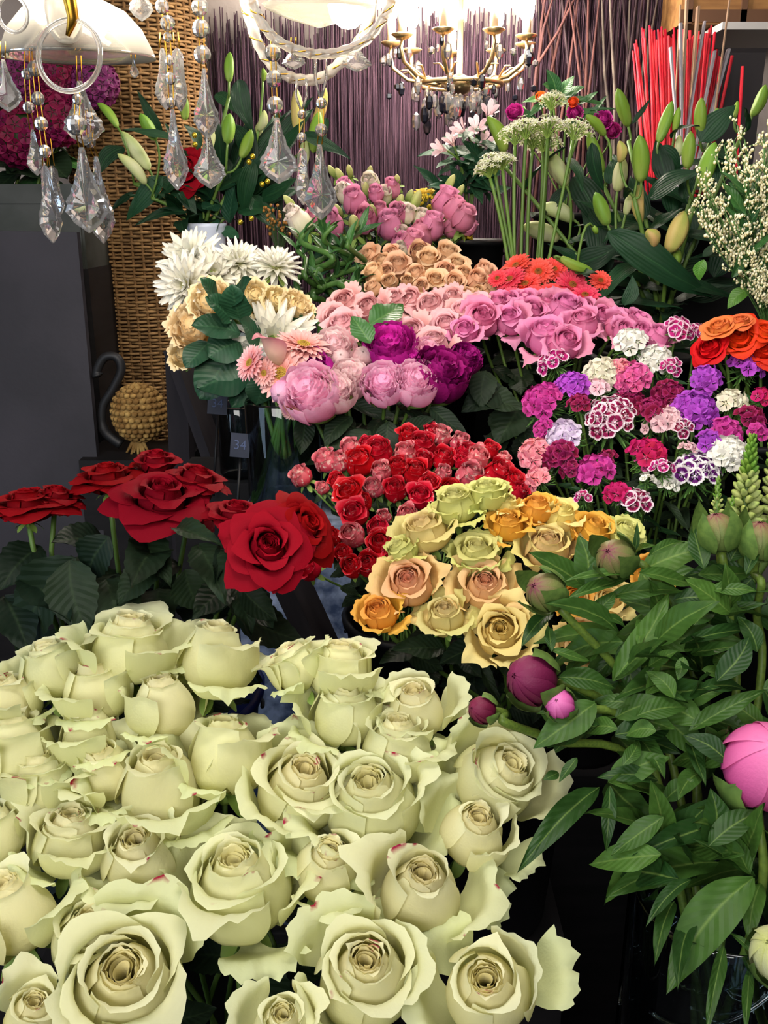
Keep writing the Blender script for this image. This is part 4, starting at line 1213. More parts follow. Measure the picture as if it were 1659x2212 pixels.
ZR = Zm(1240, 220, 3.96)
LRB = P(1420, 760, 2.05)
lr = []
for Y, buds, leaves, lab in (
    (2.15, [((370, -120), (465, 215), 130, 'g')], [((500, 190), (650, -50), 50), ((0, 640), (250, 1110), 250)], 'lily with a single tall green bud against the twigs'),
    (2.12, [((840, -10), (720, 350), 130, 'g'), ((900, 40), (860, 270), 80, 'g'), ((900, 280), (890, 480), 90, 'p')], [((830, 310), (1030, 130), 70), ((710, 400), (930, 580), 170)], 'lily with two green buds before the red sticks'),
    (2.10, [((1090, -40), (1080, 290), 130, 'g'), ((1230, 50), (1190, 220), 90, 'g')], [((1080, 340), (1380, 10), 230)], 'lily with a plump green bud and a broad leaf, upper right'),
    (2.08, [((1640, -150), (1520, 130), 120, 'g'), ((1400, -10), (1375, 140), 60, 'g')], [((1480, 250), (1500, 0), 70)], 'lily with a pale green bud at the right picture edge'),
    (1.98, [((560, 280), (575, 690), 180, 'g'), ((390, 330), (395, 520), 110, 'y'), ((575, 1055), (565, 700), 130, 'y')], [((640, 820), (1050, 560), 220), ((430, 830), (530, 690), 60)], 'lily with the big central green bud and one hanging bud'),
    (2.02, [((420, 470), (370, 770), 150, 'p'), ((180, 770), (290, 1060), 150, 'g'), ((480, 780), (440, 970), 90, 'p')], [((150, 350), (270, 780), 120), ((0, 1390), (380, 1190), 250)], 'lily with a cream bud and a yellow-green bud to its lower left'),
    (1.96, [((1000, 250), (970, 575), 140, 'g'), ((1210, 340), (1090, 740), 180, 'g')], [((930, 830), (1050, 540), 130), ((640, 1100), (890, 880), 150)], 'lily with two ridged green buds beside the pale filler flowers'),
    (1.9, [((945, 930), (810, 1290), 210, 'y'), ((630, 1090), (690, 1240), 150, 'y'), ((890, 1380), (890, 1270), 100, 'g')], [((290, 1110), (1250, 1620), 300), ((560, 1380), (210, 1680), 160), ((1100, 1320), (1290, 1200), 90)], 'lily with a fat striped bud low in front'),
    (2.1, [((100, 110), (270, 290), 100, 'g'), ((120, 250), (250, 610), 130, 'g')], [((-60, 480), (90, 700), 110)], 'lily with two leaning buds right of the white umbels'),
    (1.88, [((160, 1440), (-120, 1330), 110, 'g'), ((200, 1130), (160, 1060), 60, 'g')], [((430, 1740), (500, 1480), 120), ((60, 1500), (150, 1400), 90)], 'lily with a bud lying above the coral gerberas'),
    (2.2, [((-740, 120), (-590, 440), 150, 'g')], [((-560, 300), (-700, 620), 90)], 'lily with one leaning bud left of the white umbels'),
    (2.16, [((-230, 420), (-60, 720), 170, 'p'), ((-440, 1060), (-120, 1170), 190, 'p'), ((-300, 900), (0, 1010), 170, 'p')], [((-200, 900), (0, 700), 120)], 'lily with pale opening buds between the umbel stems'),
):
    lr.append(lily(ZR, Y, LRB + Vector((rnd.uniform(-.06, .06), rnd.uniform(-.05, .05), -.04)), buds, leaves, lab, 'lilies at the right'))
for bs, tp, w in (((1110, 1350), (1075, 1530), 110), ((1500, 1600), (1310, 1760), 130)):
    leaf_px(lr[7], 'peony', leaf_mat('bright_leaf%d' % w, (84, 140, 50), (96, 150, 56), (130, 176, 84)), ZR(bs), ZR(tp), w / 3.96, 1.8, 1.8)
for bs, tp, w in (((700, 1250), (300, 900), 200), ((900, 1350), (1100, 900), 220), ((600, 1000), (500, 600), 180), ((1200, 1500), (1300, 1000), 220), ((800, 700), (700, 300), 170), ((200, 1300), (60, 900), 200), ((1100, 1000), (1350, 650), 200), ((1250, 700), (1300, 300), 180), ((300, 700), (330, 420), 140), ((1000, 1700), (1500, 1500), 220), ((600, 1600), (900, 1750), 200), ((850, 950), (700, 640), 200), ((1000, 1200), (800, 820), 220), ((500, 1300), (300, 1050), 220), ((250, 1500), (100, 1250), 220), ((800, 1500), (1250, 1350), 240), ((1200, 1250), (1420, 900), 220)):
    leaf_px(lr[rnd.randrange(8)], 'lily', L_lily, ZR(bs), ZR(tp), w / 3.96, 2.08, 2.12)
bucket('flower_bucket', LRB, .12, .34, M_black, 'black bucket holding the lilies at the right')

ZL = Zm(180, 150, 2.86)
LLB = P(441, 482, 2.40)
ll = []
for Y, buds, leaves, lab in (
    (2.38, [((230, 380), (410, 620), 110, 'p'), ((85, 200), (215, 360), 70, 'g')], [((490, 660), (250, 930), 120), ((250, 480), (85, 640), 110)], 'lily with a white-green bud leaning left over the wicker'),
    (2.36, [((210, 520), (390, 710), 90, 'p'), ((350, 270), (450, 440), 90, 'g')], [((560, 430), (250, 350), 60), ((640, 880), (320, 930), 70)], 'lily with pale buds low at the left of the vase'),
    (2.45, [((905, -110), (900, 80), 75, 'g')], [((960, 60), (1060, 380), 120), ((820, 150), (960, 260), 90)], 'lily with one upright green bud between the chandelier drops'),
    (2.36, [((905, 270), (890, 460), 100, 'g'), ((1040, 370), (975, 550), 90, 'g'), ((800, 370), (780, 490), 70, 'p')], [((1050, 560), (1000, 930), 110), ((1340, 400), (1650, 530), 90)], 'lily with two green buds in the middle of the left vase'),
    (2.44, [((1120, 250), (1080, 380), 70, 'p'), ((1110, -10), (1110, 75), 45, 'g'), ((1010, 320), (1000, 420), 50, 'y')], [((1200, 650), (1230, 900), 80), ((480, 420), (340, 130), 70)], 'lily with small pale buds at the right of the left vase'),
    (2.48, [((1500, 110), (1400, 400), 80, 'y')], [((1500, 300), (1480, 500), 80), ((310, 760), (150, 870), 50)], 'lily with a yellowish bud behind the hanging crystals'),
):
    ll.append(lily(ZL, Y, LLB + Vector((rnd.uniform(-.02, .02), rnd.uniform(-.02, .02), -.03)), buds, leaves, lab, 'lilies in the white vase'))
for bs, tp, w, km in (((840, 830), (735, 860), 110, 'round'), ((900, 950), (930, 700), 130, 'round'), ((760, 1040), (840, 930), 90, 'round'), ((860, 980), (960, 1040), 80, 'round'), ((700, 860), (600, 760), 110, 'round'), ((700, 600), (560, 480), 110, 'lily'), ((900, 700), (1100, 620), 130, 'lily'), ((800, 700), (760, 480), 120, 'lily'), ((1000, 700), (1150, 480), 130, 'lily'), ((650, 780), (420, 640), 120, 'lily'), ((1100, 800), (1300, 650), 120, 'lily'), ((850, 600), (850, 330), 110, 'lily'), ((600, 560), (520, 330), 90, 'lily'), ((1000, 500), (900, 330), 100, 'lily'), ((1180, 560), (1330, 300), 110, 'lily'), ((720, 500), (640, 340), 90, 'lily'), ((750, 800), (820, 600), 140, 'lily'), ((950, 850), (1180, 830), 130, 'lily'), ((620, 700), (700, 880), 110, 'lily'), ((1040, 780), (1240, 980), 120, 'lily')):
    leaf_px(ll[rnd.randrange(4)], km, L_euca if km == 'round' else L_lily, ZL(bs), ZL(tp), w / 2.86, 2.40, 2.36)
for q in range(34):
    px, py = rnd.uniform(470, 690), rnd.uniform(200, 470)
    a = rnd.uniform(-.4, 3.5)
    leaf_px(ll[2 + q % 4], 'lily', L_lily, (lerp(px, 441, 470, 700, 560), 470 - (470 - py) * .35), (px, py), rnd.uniform(26, 46), 2.44, 2.46 + rnd.uniform(-.06, .1))
for k, (tp, bs, w, kd) in enumerate((((640, 190), (642, 290), 34, 'y'), ((690, 240), (676, 330), 36, 'g'), ((395, 200), (400, 260), 26, 'g'), ((560, 262), (552, 330), 26, 'p'), ((660, 300), (650, 370), 30, 'p'))):
    bud_px(ll[4], tp, bs, w, 2.47, kd)
# white tapered vase
mb = MB(); mb.lathe([(.001, -.34), (.032, -.34), (.034, -.335), (.052, -.01), (.055, 0), (.050, 0), (.046, -.02), (.03, -.32), (.001, -.32)], 32)
vz = root('white_vase', TR(LLB + Vector((0, 0, -.34))), 'plain white tapered vase of lilies in front of the wicker', 'vase')
ob('body', mb.mesh('vase_body', plain('white_ceramic', (214, 222, 240), .35, .5)), vz, TR((0, 0, .34)))
mb = MB(); hh = LLB.z - .34; mb.box((0, 0, hh / 2), (.16, .16, hh)); tag(ob('plinth', mb.mesh('plinth', M_plinth, smooth=False), None, TR((LLB.x, LLB.y, 0))), 'black plinth under the white tapered vase', 'plinth')
r, b, z, s = flower('red_rose', 405, 368, 2.38, 44, -.5, .3, 'dark crimson rose among the lily leaves by the wicker', 'rose')
ob('bloom', R_heart[1], r); ob('calyx', CALYX, r)
add_stem(r, b, z, LLB + Vector((0, 0, -.04)), .003, n=7)

# ------------------------------------------------------------------ white umbels on bare stems
M_ped = plain('pale_green_stalk', (130, 158, 72), .55, .3, var=.15)
M_floret = petal_mat('umbel_floret', [(0, (176, 188, 96)), (.35, (224, 224, 190)), (1, (238, 236, 220))], transl=.2)
def star_mb(rng, k=6):
    mb = MB()
    for i in range(k):
        strap(mb, i * 2 * math.pi / k, .35, .5, .11, -.2, .5, rng, r0=.03, cup=.2, nu=3, nv=4)
    mb.sphere((0, 0, .02), .08, 6, 4, att=(0, 0, 0))
    return mb
STAR = star_mb(random.Random(3)).mesh('floret', M_floret)
UMB = [(1059,368,1096,566,52,'leftmost white umbel, lowest of its bunch'),(1070,360,1108,566,66,'white umbel second from left, low down'),(1086,352,1110,566,54,'small white umbel right of the two low ones'),(1112,298,1112,566,62,'white umbel above the low left group'),(1136,284,1126,566,66,'white umbel in the middle of the bunch, left of the tallest'),(1150,306,1140,566,58,'white umbel in front, below the middle ones'),(1172,312,1158,566,62,'white umbel low right of the middle'),(1182,282,1163,566,66,'white umbel right of the middle, under the tallest'),(1238,286,1184,566,66,'rightmost white umbel beside lily buds'),(1190,222,1170,566,56,'tallest white umbel at the top of the bunch')]
UB = P(1140, 640, 2.02)
for hx, hy, fx, fy, d, lab in UMB:
    Y = 2.04 + rnd.uniform(-.04, .05)
    c = P(hx, hy + 18, Y); foot = P(fx, fy, 2.02)
    r = root('white_umbel', TR(foot + (foot - c) * .25), lab, 'umbel flower', 'white umbels on bare stems')
    inv = MW[r.name].inverted()
    mb = MB(); mb.tube([inv @ Vector(p) for p in bez([foot + (foot - c) * .25, foot.lerp(c, .6) + Vector((rnd.uniform(-.01, .01), 0, 0)), c], np.linspace(0, 1, 8))], .0036, 7)
    ob('stem', mb.mesh('stem', M_stem), r)
    pm = MB(); R_ = msize(d, c) * .62
    ax = (c - foot).normalized()
    q0 = ax.to_track_quat('Z', 'Y')
    for i in range(26):
        q = math.sqrt((i + .5) / 26); a = i * 2.4
        e = c + q0 @ Vector((math.cos(a) * q * R_, math.sin(a) * q * R_, R_ * (1.05 - .5 * q * q) * rnd.uniform(.85, 1.1)))
        pm.tube([inv @ c, inv @ (c.lerp(e, .5) + ax * .006), inv @ e], .0009, 4, cap=False)
        o = ob('floret', STAR, r, TR(e) @ (e - c).to_track_quat('Z', 'Y').to_matrix().to_4x4() @ Matrix.Scale(R_ * rnd.uniform(.42, .6), 4), world=True)
    ob('pedicels', pm.mesh('pedicels', M_ped), r)
bucket('flower_bucket', UB + Vector((0, 0, -.02)), .08, .3, M_black, 'black bucket holding the white umbels')

# ------------------------------------------------------------------ pale filler flowers at the right edge
M_lim = plain('filler_floret', (226, 216, 170), .8, .2, var=.1, along=[(0, (206, 190, 70)), (.5, (232, 224, 186)), (1, (240, 236, 216))])
M_limg = plain('filler_twig', (76, 112, 56), .6, .3)
LMB = P(1660, 760, 1.74)
LIM = [((1505,430),(1540,500),(1530,390),'reaching furthest left'),((1560,330),(1600,290),(1570,420),'in the upper middle, beside the ridged lily bud'),((1650,280),(1620,380),(1655,350),'at the top by the right picture edge'),((1580,480),(1600,550),(1620,450),'in the lower middle, darker behind'),((1640,590),(1655,620),(1655,540),'lowest, by the right picture edge'),((1655,470),(1630,420),(1600,350),'in the middle by the right picture edge')]
for e1, e2, e3, t in LIM:
    Y = 1.74 + rnd.uniform(-.06, .06)
    r = root('filler_flower', TR(LMB), 'spray of tiny cream filler flowers ' + t, 'filler flower', 'cream filler sprays')
    inv = MW[r.name].inverted()
    tw, fl = MB(), MB()
    for e in (e1, e2, e3):
        for q in range(3):
            end = P(e[0] + rnd.uniform(-22, 22), e[1] + rnd.uniform(-26, 26), Y + rnd.uniform(-.05, .05))
            base = P(1670 + rnd.uniform(-15, 15), 660, Y)
            pts = bez([LMB, base, base.lerp(end, .6) + Vector((.0, 0, -.02)), end], np.linspace(0, 1, 10))
            tw.tube([inv @ Vector(p) for p in pts], .0012, 4)
            for k in range(17):
                t_ = .5 + .5 * k / 16
                p = Vector(bez([LMB, base, base.lerp(end, .6) + Vector((0, 0, -.02)), end], np.array([t_]))[0])
                d = Vector((rnd.uniform(-1, 1), rnd.uniform(-1, .4), rnd.uniform(.2, 1.2))).normalized()
                n = 5
                tip = p + d * rnd.uniform(.012, .03)
                tw.tube([inv @ p, inv @ tip], .0007, 4, cap=False)
                for m_ in range(n):
                    c = p.lerp(tip, .35 + .65 * m_ / n) + Vector((rnd.uniform(-1, 1), rnd.uniform(-1, 1), rnd.uniform(-1, 1))) * .0035
                    fl.sphere(tuple(inv @ c), rnd.uniform(.0014, .0029), 5, 4, (1, 1, 1.3))
    ob('twig', tw.mesh('twig', M_limg), r)
    tag(ob('florets', fl.mesh('florets', M_lim), r), kind='stuff')
    for k in range(5):
        p = P(1640 + rnd.uniform(-60, 20), 560 + rnd.uniform(-120, 60), Y)
        place_leaf(r, 'peony', L_mid, p, p + Vector((rnd.uniform(-.06, .04), rnd.uniform(-.04, .02), .06)), 1)
bucket('flower_bucket', LMB + Vector((.02, 0, 0)), .1, .3, M_black, 'black bucket holding the cream filler sprays')

# ------------------------------------------------------------------ alstroemeria and the mixed greens behind the umbels
PA = petal_mat('alstroemeria_petal', [(0, (206, 160, 150)), (.5, (236, 196, 200)), (1, (240, 208, 214))], transl=.25, fleck=(150, 40, 70), fleck_thr=.70, fleck_scale=12)
def alstro_mb(rng):
    mb = MB()
    for i in range(6):
        pr = [(.03, 0), (.10, .3), (.2, .6), (.36, .85), (.52, .9 + .1 * (i % 2))]
        petal(mb, i * 1.047 + rng.uniform(-.1, .1), .5, pr, .5, rng, ruffle=.02, e=.3, tip=.1, nu=7, nv=8)
    return mb
AM = [alstro_mb(random.Random(i)).mesh('bloom', PA) for i in range(2)]
AB = P(1010, 520, 2.4)
for px, py, d, ax, ay, t in ((998,282,46,-.6,.5,'third from left'),(1030,276,50,.0,.4,'in the middle'),(1056,246,50,.2,.7,'topmost'),(1048,306,44,.3,.2,'rightmost and low'),(954,322,44,-.7,.2,'leftmost and low'),(976,306,40,-.3,.6,'second from left')):
    r, b, z, s = flower('alstroemeria', px, py, 2.36, d * .8, ax, ay, 'pale pink trumpet bloom below the rear chandelier, ' + t, 'alstroemeria', 'pale pink trumpet blooms')
    ob('bloom', rnd.choice(AM), r)
    pts = add_stem(r, b, z, AB, .0025, n=7)
    stem_leaves(r, pts, 5, 'peony', L_euca, .09, .05, .6, 1.3)
    for k in range(3):
        leaf_px(r, 'peony', L_euca, (px + rnd.uniform(-10, 30), py + 110), (px + rnd.uniform(-60, 60), py + 50 + rnd.uniform(-20, 50)), 30, 2.4, 2.36)
bucket('flower_bucket', AB, .09, .3, M_black, 'black bucket behind, holding the pale pink trumpet blooms')
PMX = petal_mat('magenta_small_petal', [(0, (120, 10, 80)), (1, (180, 40, 130))])
PMO = petal_mat('orange_small_petal', [(0, (200, 60, 20)), (1, (236, 110, 40))])
MX = peony_mb(random.Random(5), .6, 12, .08).mesh('bloom', PMX); MO = peony_mb(random.Random(5), .5, 12, .08).mesh('bloom', PMO)
GB = P(1220, 480, 2.5)
for px, py, d, me, lab in ((1112,244,28,MX,'small magenta flower left of the white umbels'),(1242,246,26,MX,'small magenta flower above the rightmost umbel'),(1302,262,32,MX,'magenta flower right of the leafy greens'),(1322,284,28,MX,'lower magenta flower beside the single lily bud'),(1168,210,18,MO,'tiny orange flower left under the leafy top'),(1238,222,18,MO,'tiny orange flower right under the leafy top')):
    r, b, z, s = flower('small_flower', px, py, 2.46, d, 0, .5, lab, 'flower', 'small flowers in the greenery')
    ob('bloom', me, r); add_stem(r, b, z, GB, .002, n=6)
r = root('leafy_branch', TR(GB), 'leafy green branch rising behind the white umbels', 'foliage')
inv = MW[r.name].inverted()
mb = MB()
for e in ((1190, 190), (1230, 200), (1290, 230), (1130, 230)):
    mb.tube([inv @ Vector(p) for p in bez([GB, P(1210, 330, 2.5), P(*e, 2.48)], np.linspace(0, 1, 7))], .003, 6)
ob('stem', mb.mesh('stem', M_stem), r)
for bs, tp, w in (((1200, 210), (1183, 150), 30), ((1205, 205), (1238, 162), 28), ((1195, 200), (1175, 180), 24), ((1215, 210), (1262, 185), 26), ((1200, 220), (1130, 215), 22), ((1220, 215), (1310, 218), 14), ((1250, 225), (1290, 195), 16), ((1180, 225), (1140, 250), 18), ((1240, 240), (1300, 245), 16), ((1210, 230), (1240, 195), 20), ((1190, 240), (1160, 200), 22), ((1260, 240), (1330, 230), 10), ((1280, 250), (1310, 205), 12), ((1220, 280), (1270, 240), 24), ((1160, 280), (1130, 230), 24)):
    leaf_px(r, 'peony', L_mid, bs, tp, w, 2.48, 2.46)
bucket('flower_bucket', GB + Vector((0, 0, .02)), .08, .3, M_black, 'black bucket holding the leafy green branch')
# yellow gerbera and yellow filler behind the lisianthus
r, b, z, s = flower('gerbera', 918, 418, 2.42, 60, 0, .93, 'yellow gerbera seen edge on behind the lisianthus', 'gerbera', None, seat=.05)
ob('ray_petals', gerbera_mb(random.Random(3), 22, .07).mesh('ray_petals', petal_mat('yellow_gerbera_petal', [(0, (200, 160, 20)), (1, (222, 190, 50))])), r)
add_stem(r, b, z, P(880, 600, 2.4), .003, n=6)
M_gold = plain('yellow_filler', (190, 160, 40), .8, .2, var=.2)
for k, (cx, cy, w, lab) in enumerate(((905, 450, 60, 'yellow filler sprig left of the pink lisianthus cluster'), (1000, 505, 46, 'yellow filler sprig at the right end of the lisianthus'), (600, 475, 60, 'bronze-yellow filler sprig right of the white vase'))):
    c = P(cx, cy, 2.34); r = root('filler_sprig', TR(c - Vector((0, 0, .2))), lab, 'filler flower')
    fl, tw = MB(), MB(); W_ = msize(w, c)
    for i in range(60):
        p = Vector((rnd.uniform(-.5, .5) * W_, rnd.uniform(-.3, .3) * W_, .2 + rnd.uniform(-.5, .5) * W_))
        fl.sphere(p, .0042, 6, 4)
        tw.tube([(0, 0, .1), (p.x * .6, p.y * .6, p.z - .02), p], .0008, 4, cap=False)
    tw.tube([(0, 0, -.1), (0, 0, .1)], .002, 5)
    if k == 2: bucket('flower_pot', c - Vector((0, 0, .16)), .05, .2, M_black, 'small black pot holding the bronze filler sprig', 'pot')
    tag(ob('florets', fl.mesh('florets', M_gold if k < 2 else plain('bronze_filler', (150, 100, 40), .6, .4, var=.3)), r), kind='stuff'); ob('twig', tw.mesh('twig', M_stem_dark), r)

# ------------------------------------------------------------------ curly green stems
M_curl = plain('curly_stem', (52, 88, 42), .4, .45, noise=(78, 116, 54), nscale=30)
CU = P(690, 760, 2.0)
CURL = [([(690,700),(640,610),(720,560),(650,520),(700,470),(690,440)],'tallest of the curly green stems, left'),([(700,700),(720,640),(680,590),(760,560),(700,520),(730,480)],'curly green stem looping in the middle'),([(710,700),(760,640),(720,600),(790,570),(750,530),(780,500)],'curly green stem at the right, next to the peach roses'),([(700,660),(676,640),(690,610),(740,640),(770,610),(800,600)],'low curly stem with a bright hook'),([(720,690),(690,670),(720,640),(660,600),(660,560),(640,540)],'curly green stem leaning left over the dahlia'),([(730,690),(780,650),(750,610),(690,620),(740,580),(770,540)],'thick curly green stem low right'),([(690,690),(650,650),(700,620),(670,580),(730,540),(750,510)],'curly green stem winding behind the others')]
for k, (pl, lab) in enumerate(CURL):
    r = root('curly_bamboo', TR(CU), lab, 'curly stem', 'curly green stems')
    inv = MW[r.name].inverted()
    ctrl = [CU] + [P(x, y, 1.98 + .05 * math.sin(i * 2.2 + k)) for i, (x, y) in enumerate(pl)]
    pts = []
    for i in range(len(ctrl) - 1):                      # Catmull-Rom through the points
        p0, p1, p2, p3 = ctrl[max(i - 1, 0)], ctrl[i], ctrl[i + 1], ctrl[min(i + 2, len(ctrl) - 1)]
        for t in np.linspace(0, 1, 9)[:-1]:
            pts.append(.5 * ((2 * p1) + (p2 - p0) * t + (2 * p0 - 5 * p1 + 4 * p2 - p3) * t * t + (3 * p1 - p0 - 3 * p2 + p3) * t ** 3))
    mb = MB(); mb.tube([inv @ p for p in pts], [.0075 * (1 + .15 * (i % 5 == 0)) * (1 - .35 * i / len(pts)) for i in range(len(pts))], 9)
    ob('stem', mb.mesh('stem', M_curl), r)
    for q in range(8):
        p = pts[rnd.randrange(len(pts) // 2, len(pts))]
        d = Vector((rnd.uniform(-.6, .6), rnd.uniform(-.6, .2), rnd.uniform(.2, 1))).normalized()
        place_leaf(r, 'peony', L_mid, p, p + d * rnd.uniform(.03, .06), .9)
bucket('flower_bucket', CU + Vector((0, 0, .0)), .08, .3, M_black, 'black bucket holding the curly green stems')

# ------------------------------------------------------------------ green bud spikes at the right edge
PSG = petal_mat('spike_bud_petal', [(0, (150, 170, 80)), (.6, (196, 206, 132)), (1, (170, 190, 96))], transl=.2, var=.08)
PSG2 = petal_mat('spike_tip_petal', [(0, (96, 140, 44)), (1, (120, 162, 60))], transl=.15, var=.1)
SBUD = [lilybud_mb(random.Random(1), 1, .27, .05).mesh('bud', m) for m in (PSG, PSG2)]
SKB = P(1600, 1300, 1.12)
for tip, foot, w, n, lab in (((1552,1032),(1546,1150),50,44,'small green bud spike, left of the taller two'),((1626,940),(1600,1170),108,90,'tall green bud spike right of the white sweet william'),((1668,936),(1680,1170),100,80,'green bud spike cut by the right picture edge'),((1585,1075),(1570,1160),56,30,'short pale bud spike between the two taller ones')):
    a, b = P(*foot, 1.12), P(*tip, 1.12)
    r = root('star_spike', TR(SKB), lab, 'flower spike', 'green bud spikes')
    inv = MW[r.name].inverted()
    mb = MB(); mb.tube([inv @ SKB, inv @ a.lerp(SKB, .4), inv @ a, inv @ b], [.005, .005, .005, .002], 8)
    ob('stem', mb.mesh('stem', M_stem), r)
    up = (b - a).normalized(); q0 = up.to_track_quat('Z', 'Y'); W_ = msize(w, a) / 2
    for i in range(n):
        t = i / n; rad = W_ * (1 - t ** 1.6) * .62 + .002; an = i * 2.4
        L = W_ * (.75 - .45 * t)
        p = a.lerp(b, t * .97)
        d = q0 @ Vector((math.cos(an), math.sin(an), .25 + 1.9 * t ** 1.3)).normalized()
        ob('bud', SBUD[1 if t > .62 else 0], r, TR(p + d * rad * .35) @ d.to_track_quat('Z', 'Y').to_matrix().to_4x4() @ Matrix.Scale(max(L, .006), 4), world=True)

bucket('flower_bucket', SKB + Vector((.02, .04, .02)), .09, .34, M_black, 'black bucket holding the green bud spikes')

# ------------------------------------------------------------------ peony buds with their leaves, right foreground
PB1 = petal_mat('plum_peony_bud_petal', [(0, (80, 14, 44)), (.5, (108, 24, 62)), (1, (134, 44, 84))], transl=.12, rough=.5, var=.1)
PB2 = petal_mat('green_peony_bud_petal', [(0, (104, 128, 60)), (.6, (122, 134, 74)), (.86, (130, 110, 76)), (1, (130, 50, 80))], transl=.1, rough=.5, var=.1)
PB3 = petal_mat('pink_peony_bud_petal', [(0, (226, 70, 150)), (.5, (236, 96, 178)), (1, (246, 140, 200))], transl=.2, rough=.5, var=0)
PB4 = petal_mat('pale_green_bud_petal', [(0, (206, 214, 130)), (.6, (226, 230, 180)), (1, (196, 206, 120))], transl=.2, rough=.5, var=0)
M_sep = plain('sepal_green', (104, 132, 62), .5, .35, noise=(84, 112, 52), nscale=6, var=.12)
BM = [bud_mb(random.Random(30 + i), 5 if i != 2 else 4, A=.78 if i != 2 else 1.05).mesh('bloom', m) for i, m in enumerate((PB1, PB2, PB3, PB4))]
SE = [sepal_mb(random.Random(60 + i), 4, (.95, .6)[i]).mesh('sepals', M_sep) for i in range(2)]
PY = lambda py: lerp(py, 1150, .95, 2050, .64)
SPB = P(1560, 2150, .70)
PBD_ = [ # px,py,d, ax,ay, mesh, sepals, stem polyline, label
 (1328,1205,84,-.35,.35,1,0,[(1390,1220),(1440,1300),(1500,1480)],'round green and purple peony bud nearest the amber roses'),
 (1176,1278,84,-.55,.30,1,0,[(1215,1320),(1330,1440),(1420,1560),(1500,1640)],'green and plum peony bud on a long slanting stem'),
 (1146,1468,108,-.65,.15,0,1,[(1225,1475),(1330,1530),(1450,1640)],'plum peony bud starting to open, beside yellow roses'),
 (1040,1533,60,-.7,.1,0,1,[(1090,1560),(1200,1600),(1400,1680)],'small magenta peony bud above the far right white roses'),
 (1208,1520,64,-.2,.2,2,1,[(1240,1530),(1400,1620)],'bright pink peony bud peeping from under a leaf'),
 (1550,1148,84,-.1,.9,1,0,[(1560,1200),(1580,1330),(1590,1500)],'green peony bud below the green bud spikes'),
 (1638,1166,84,.1,.9,1,0,[(1645,1260),(1635,1330),(1640,1500)],'green peony bud with red tip at the right picture edge'),
 (1658,1650,205,.2,.42,2,1,[(1640,1780),(1640,1950)],'big bright pink peony opening at the right picture edge'),
 (1680,2058,120,-.3,.3,3,1,[(1690,2130),(1690,2200)],'pale green peony bud at the right edge near the bottom'),
]
def crom(ctrl, n=6):
    out = []
    for i in range(len(ctrl) - 1):
        p0, p1, p2, p3 = ctrl[max(i - 1, 0)], ctrl[i], ctrl[i + 1], ctrl[min(i + 2, len(ctrl) - 1)]
        for t in np.linspace(0, 1, n + 1)[:-1]: out.append(.5 * ((2 * p1) + (p2 - p0) * t + (2 * p0 - 5 * p1 + 4 * p2 - p3) * t * t + (3 * p1 - p0 - 3 * p2 + p3) * t ** 3))
    return out + [ctrl[-1]]
for i, (px, py, d, ax, ay, k, sp, poly, lab) in enumerate(PBD_):
    r, b, z, s = flower('peony_bud', px, py, PY(py), d * (1.0 if i != 7 else .92), ax, ay, lab, 'peony', 'peony buds at the right', spin=.4)
    ob('bloom', BM[k], r)
    ob('sepals', SE[sp], r, Matrix.Rotation(.5, 4, 'Z') @ Matrix.Diagonal((1.04, 1.04, 1.04 if i != 7 else .7, 1)))
    inv = MW[r.name].inverted()
    ctrl = [b, b - z * .02] + [P(x, y, PY(y) + .015 + .035 * j) for j, (x, y) in enumerate(poly)] + [SPB + Vector((rnd.uniform(-.03, .03), rnd.uniform(-.03, .03), -.1))]
    pts = crom(ctrl)
    sc_ = MW[r.name].to_scale().x
    mb = MB(); mb.tube([inv @ Vector(p) for p in pts], .0046 / sc_, 8)
    ob('stem', mb.mesh('stem', plain('peony_stem%d' % i, (106, 130, 50), .45, .3, noise=(86, 110, 44), nscale=10)), r)
    PBD_[i] = r
Z3, Z4 = Zm(1000, 1050, 2.517), Zm(1000, 1550, 2.517)
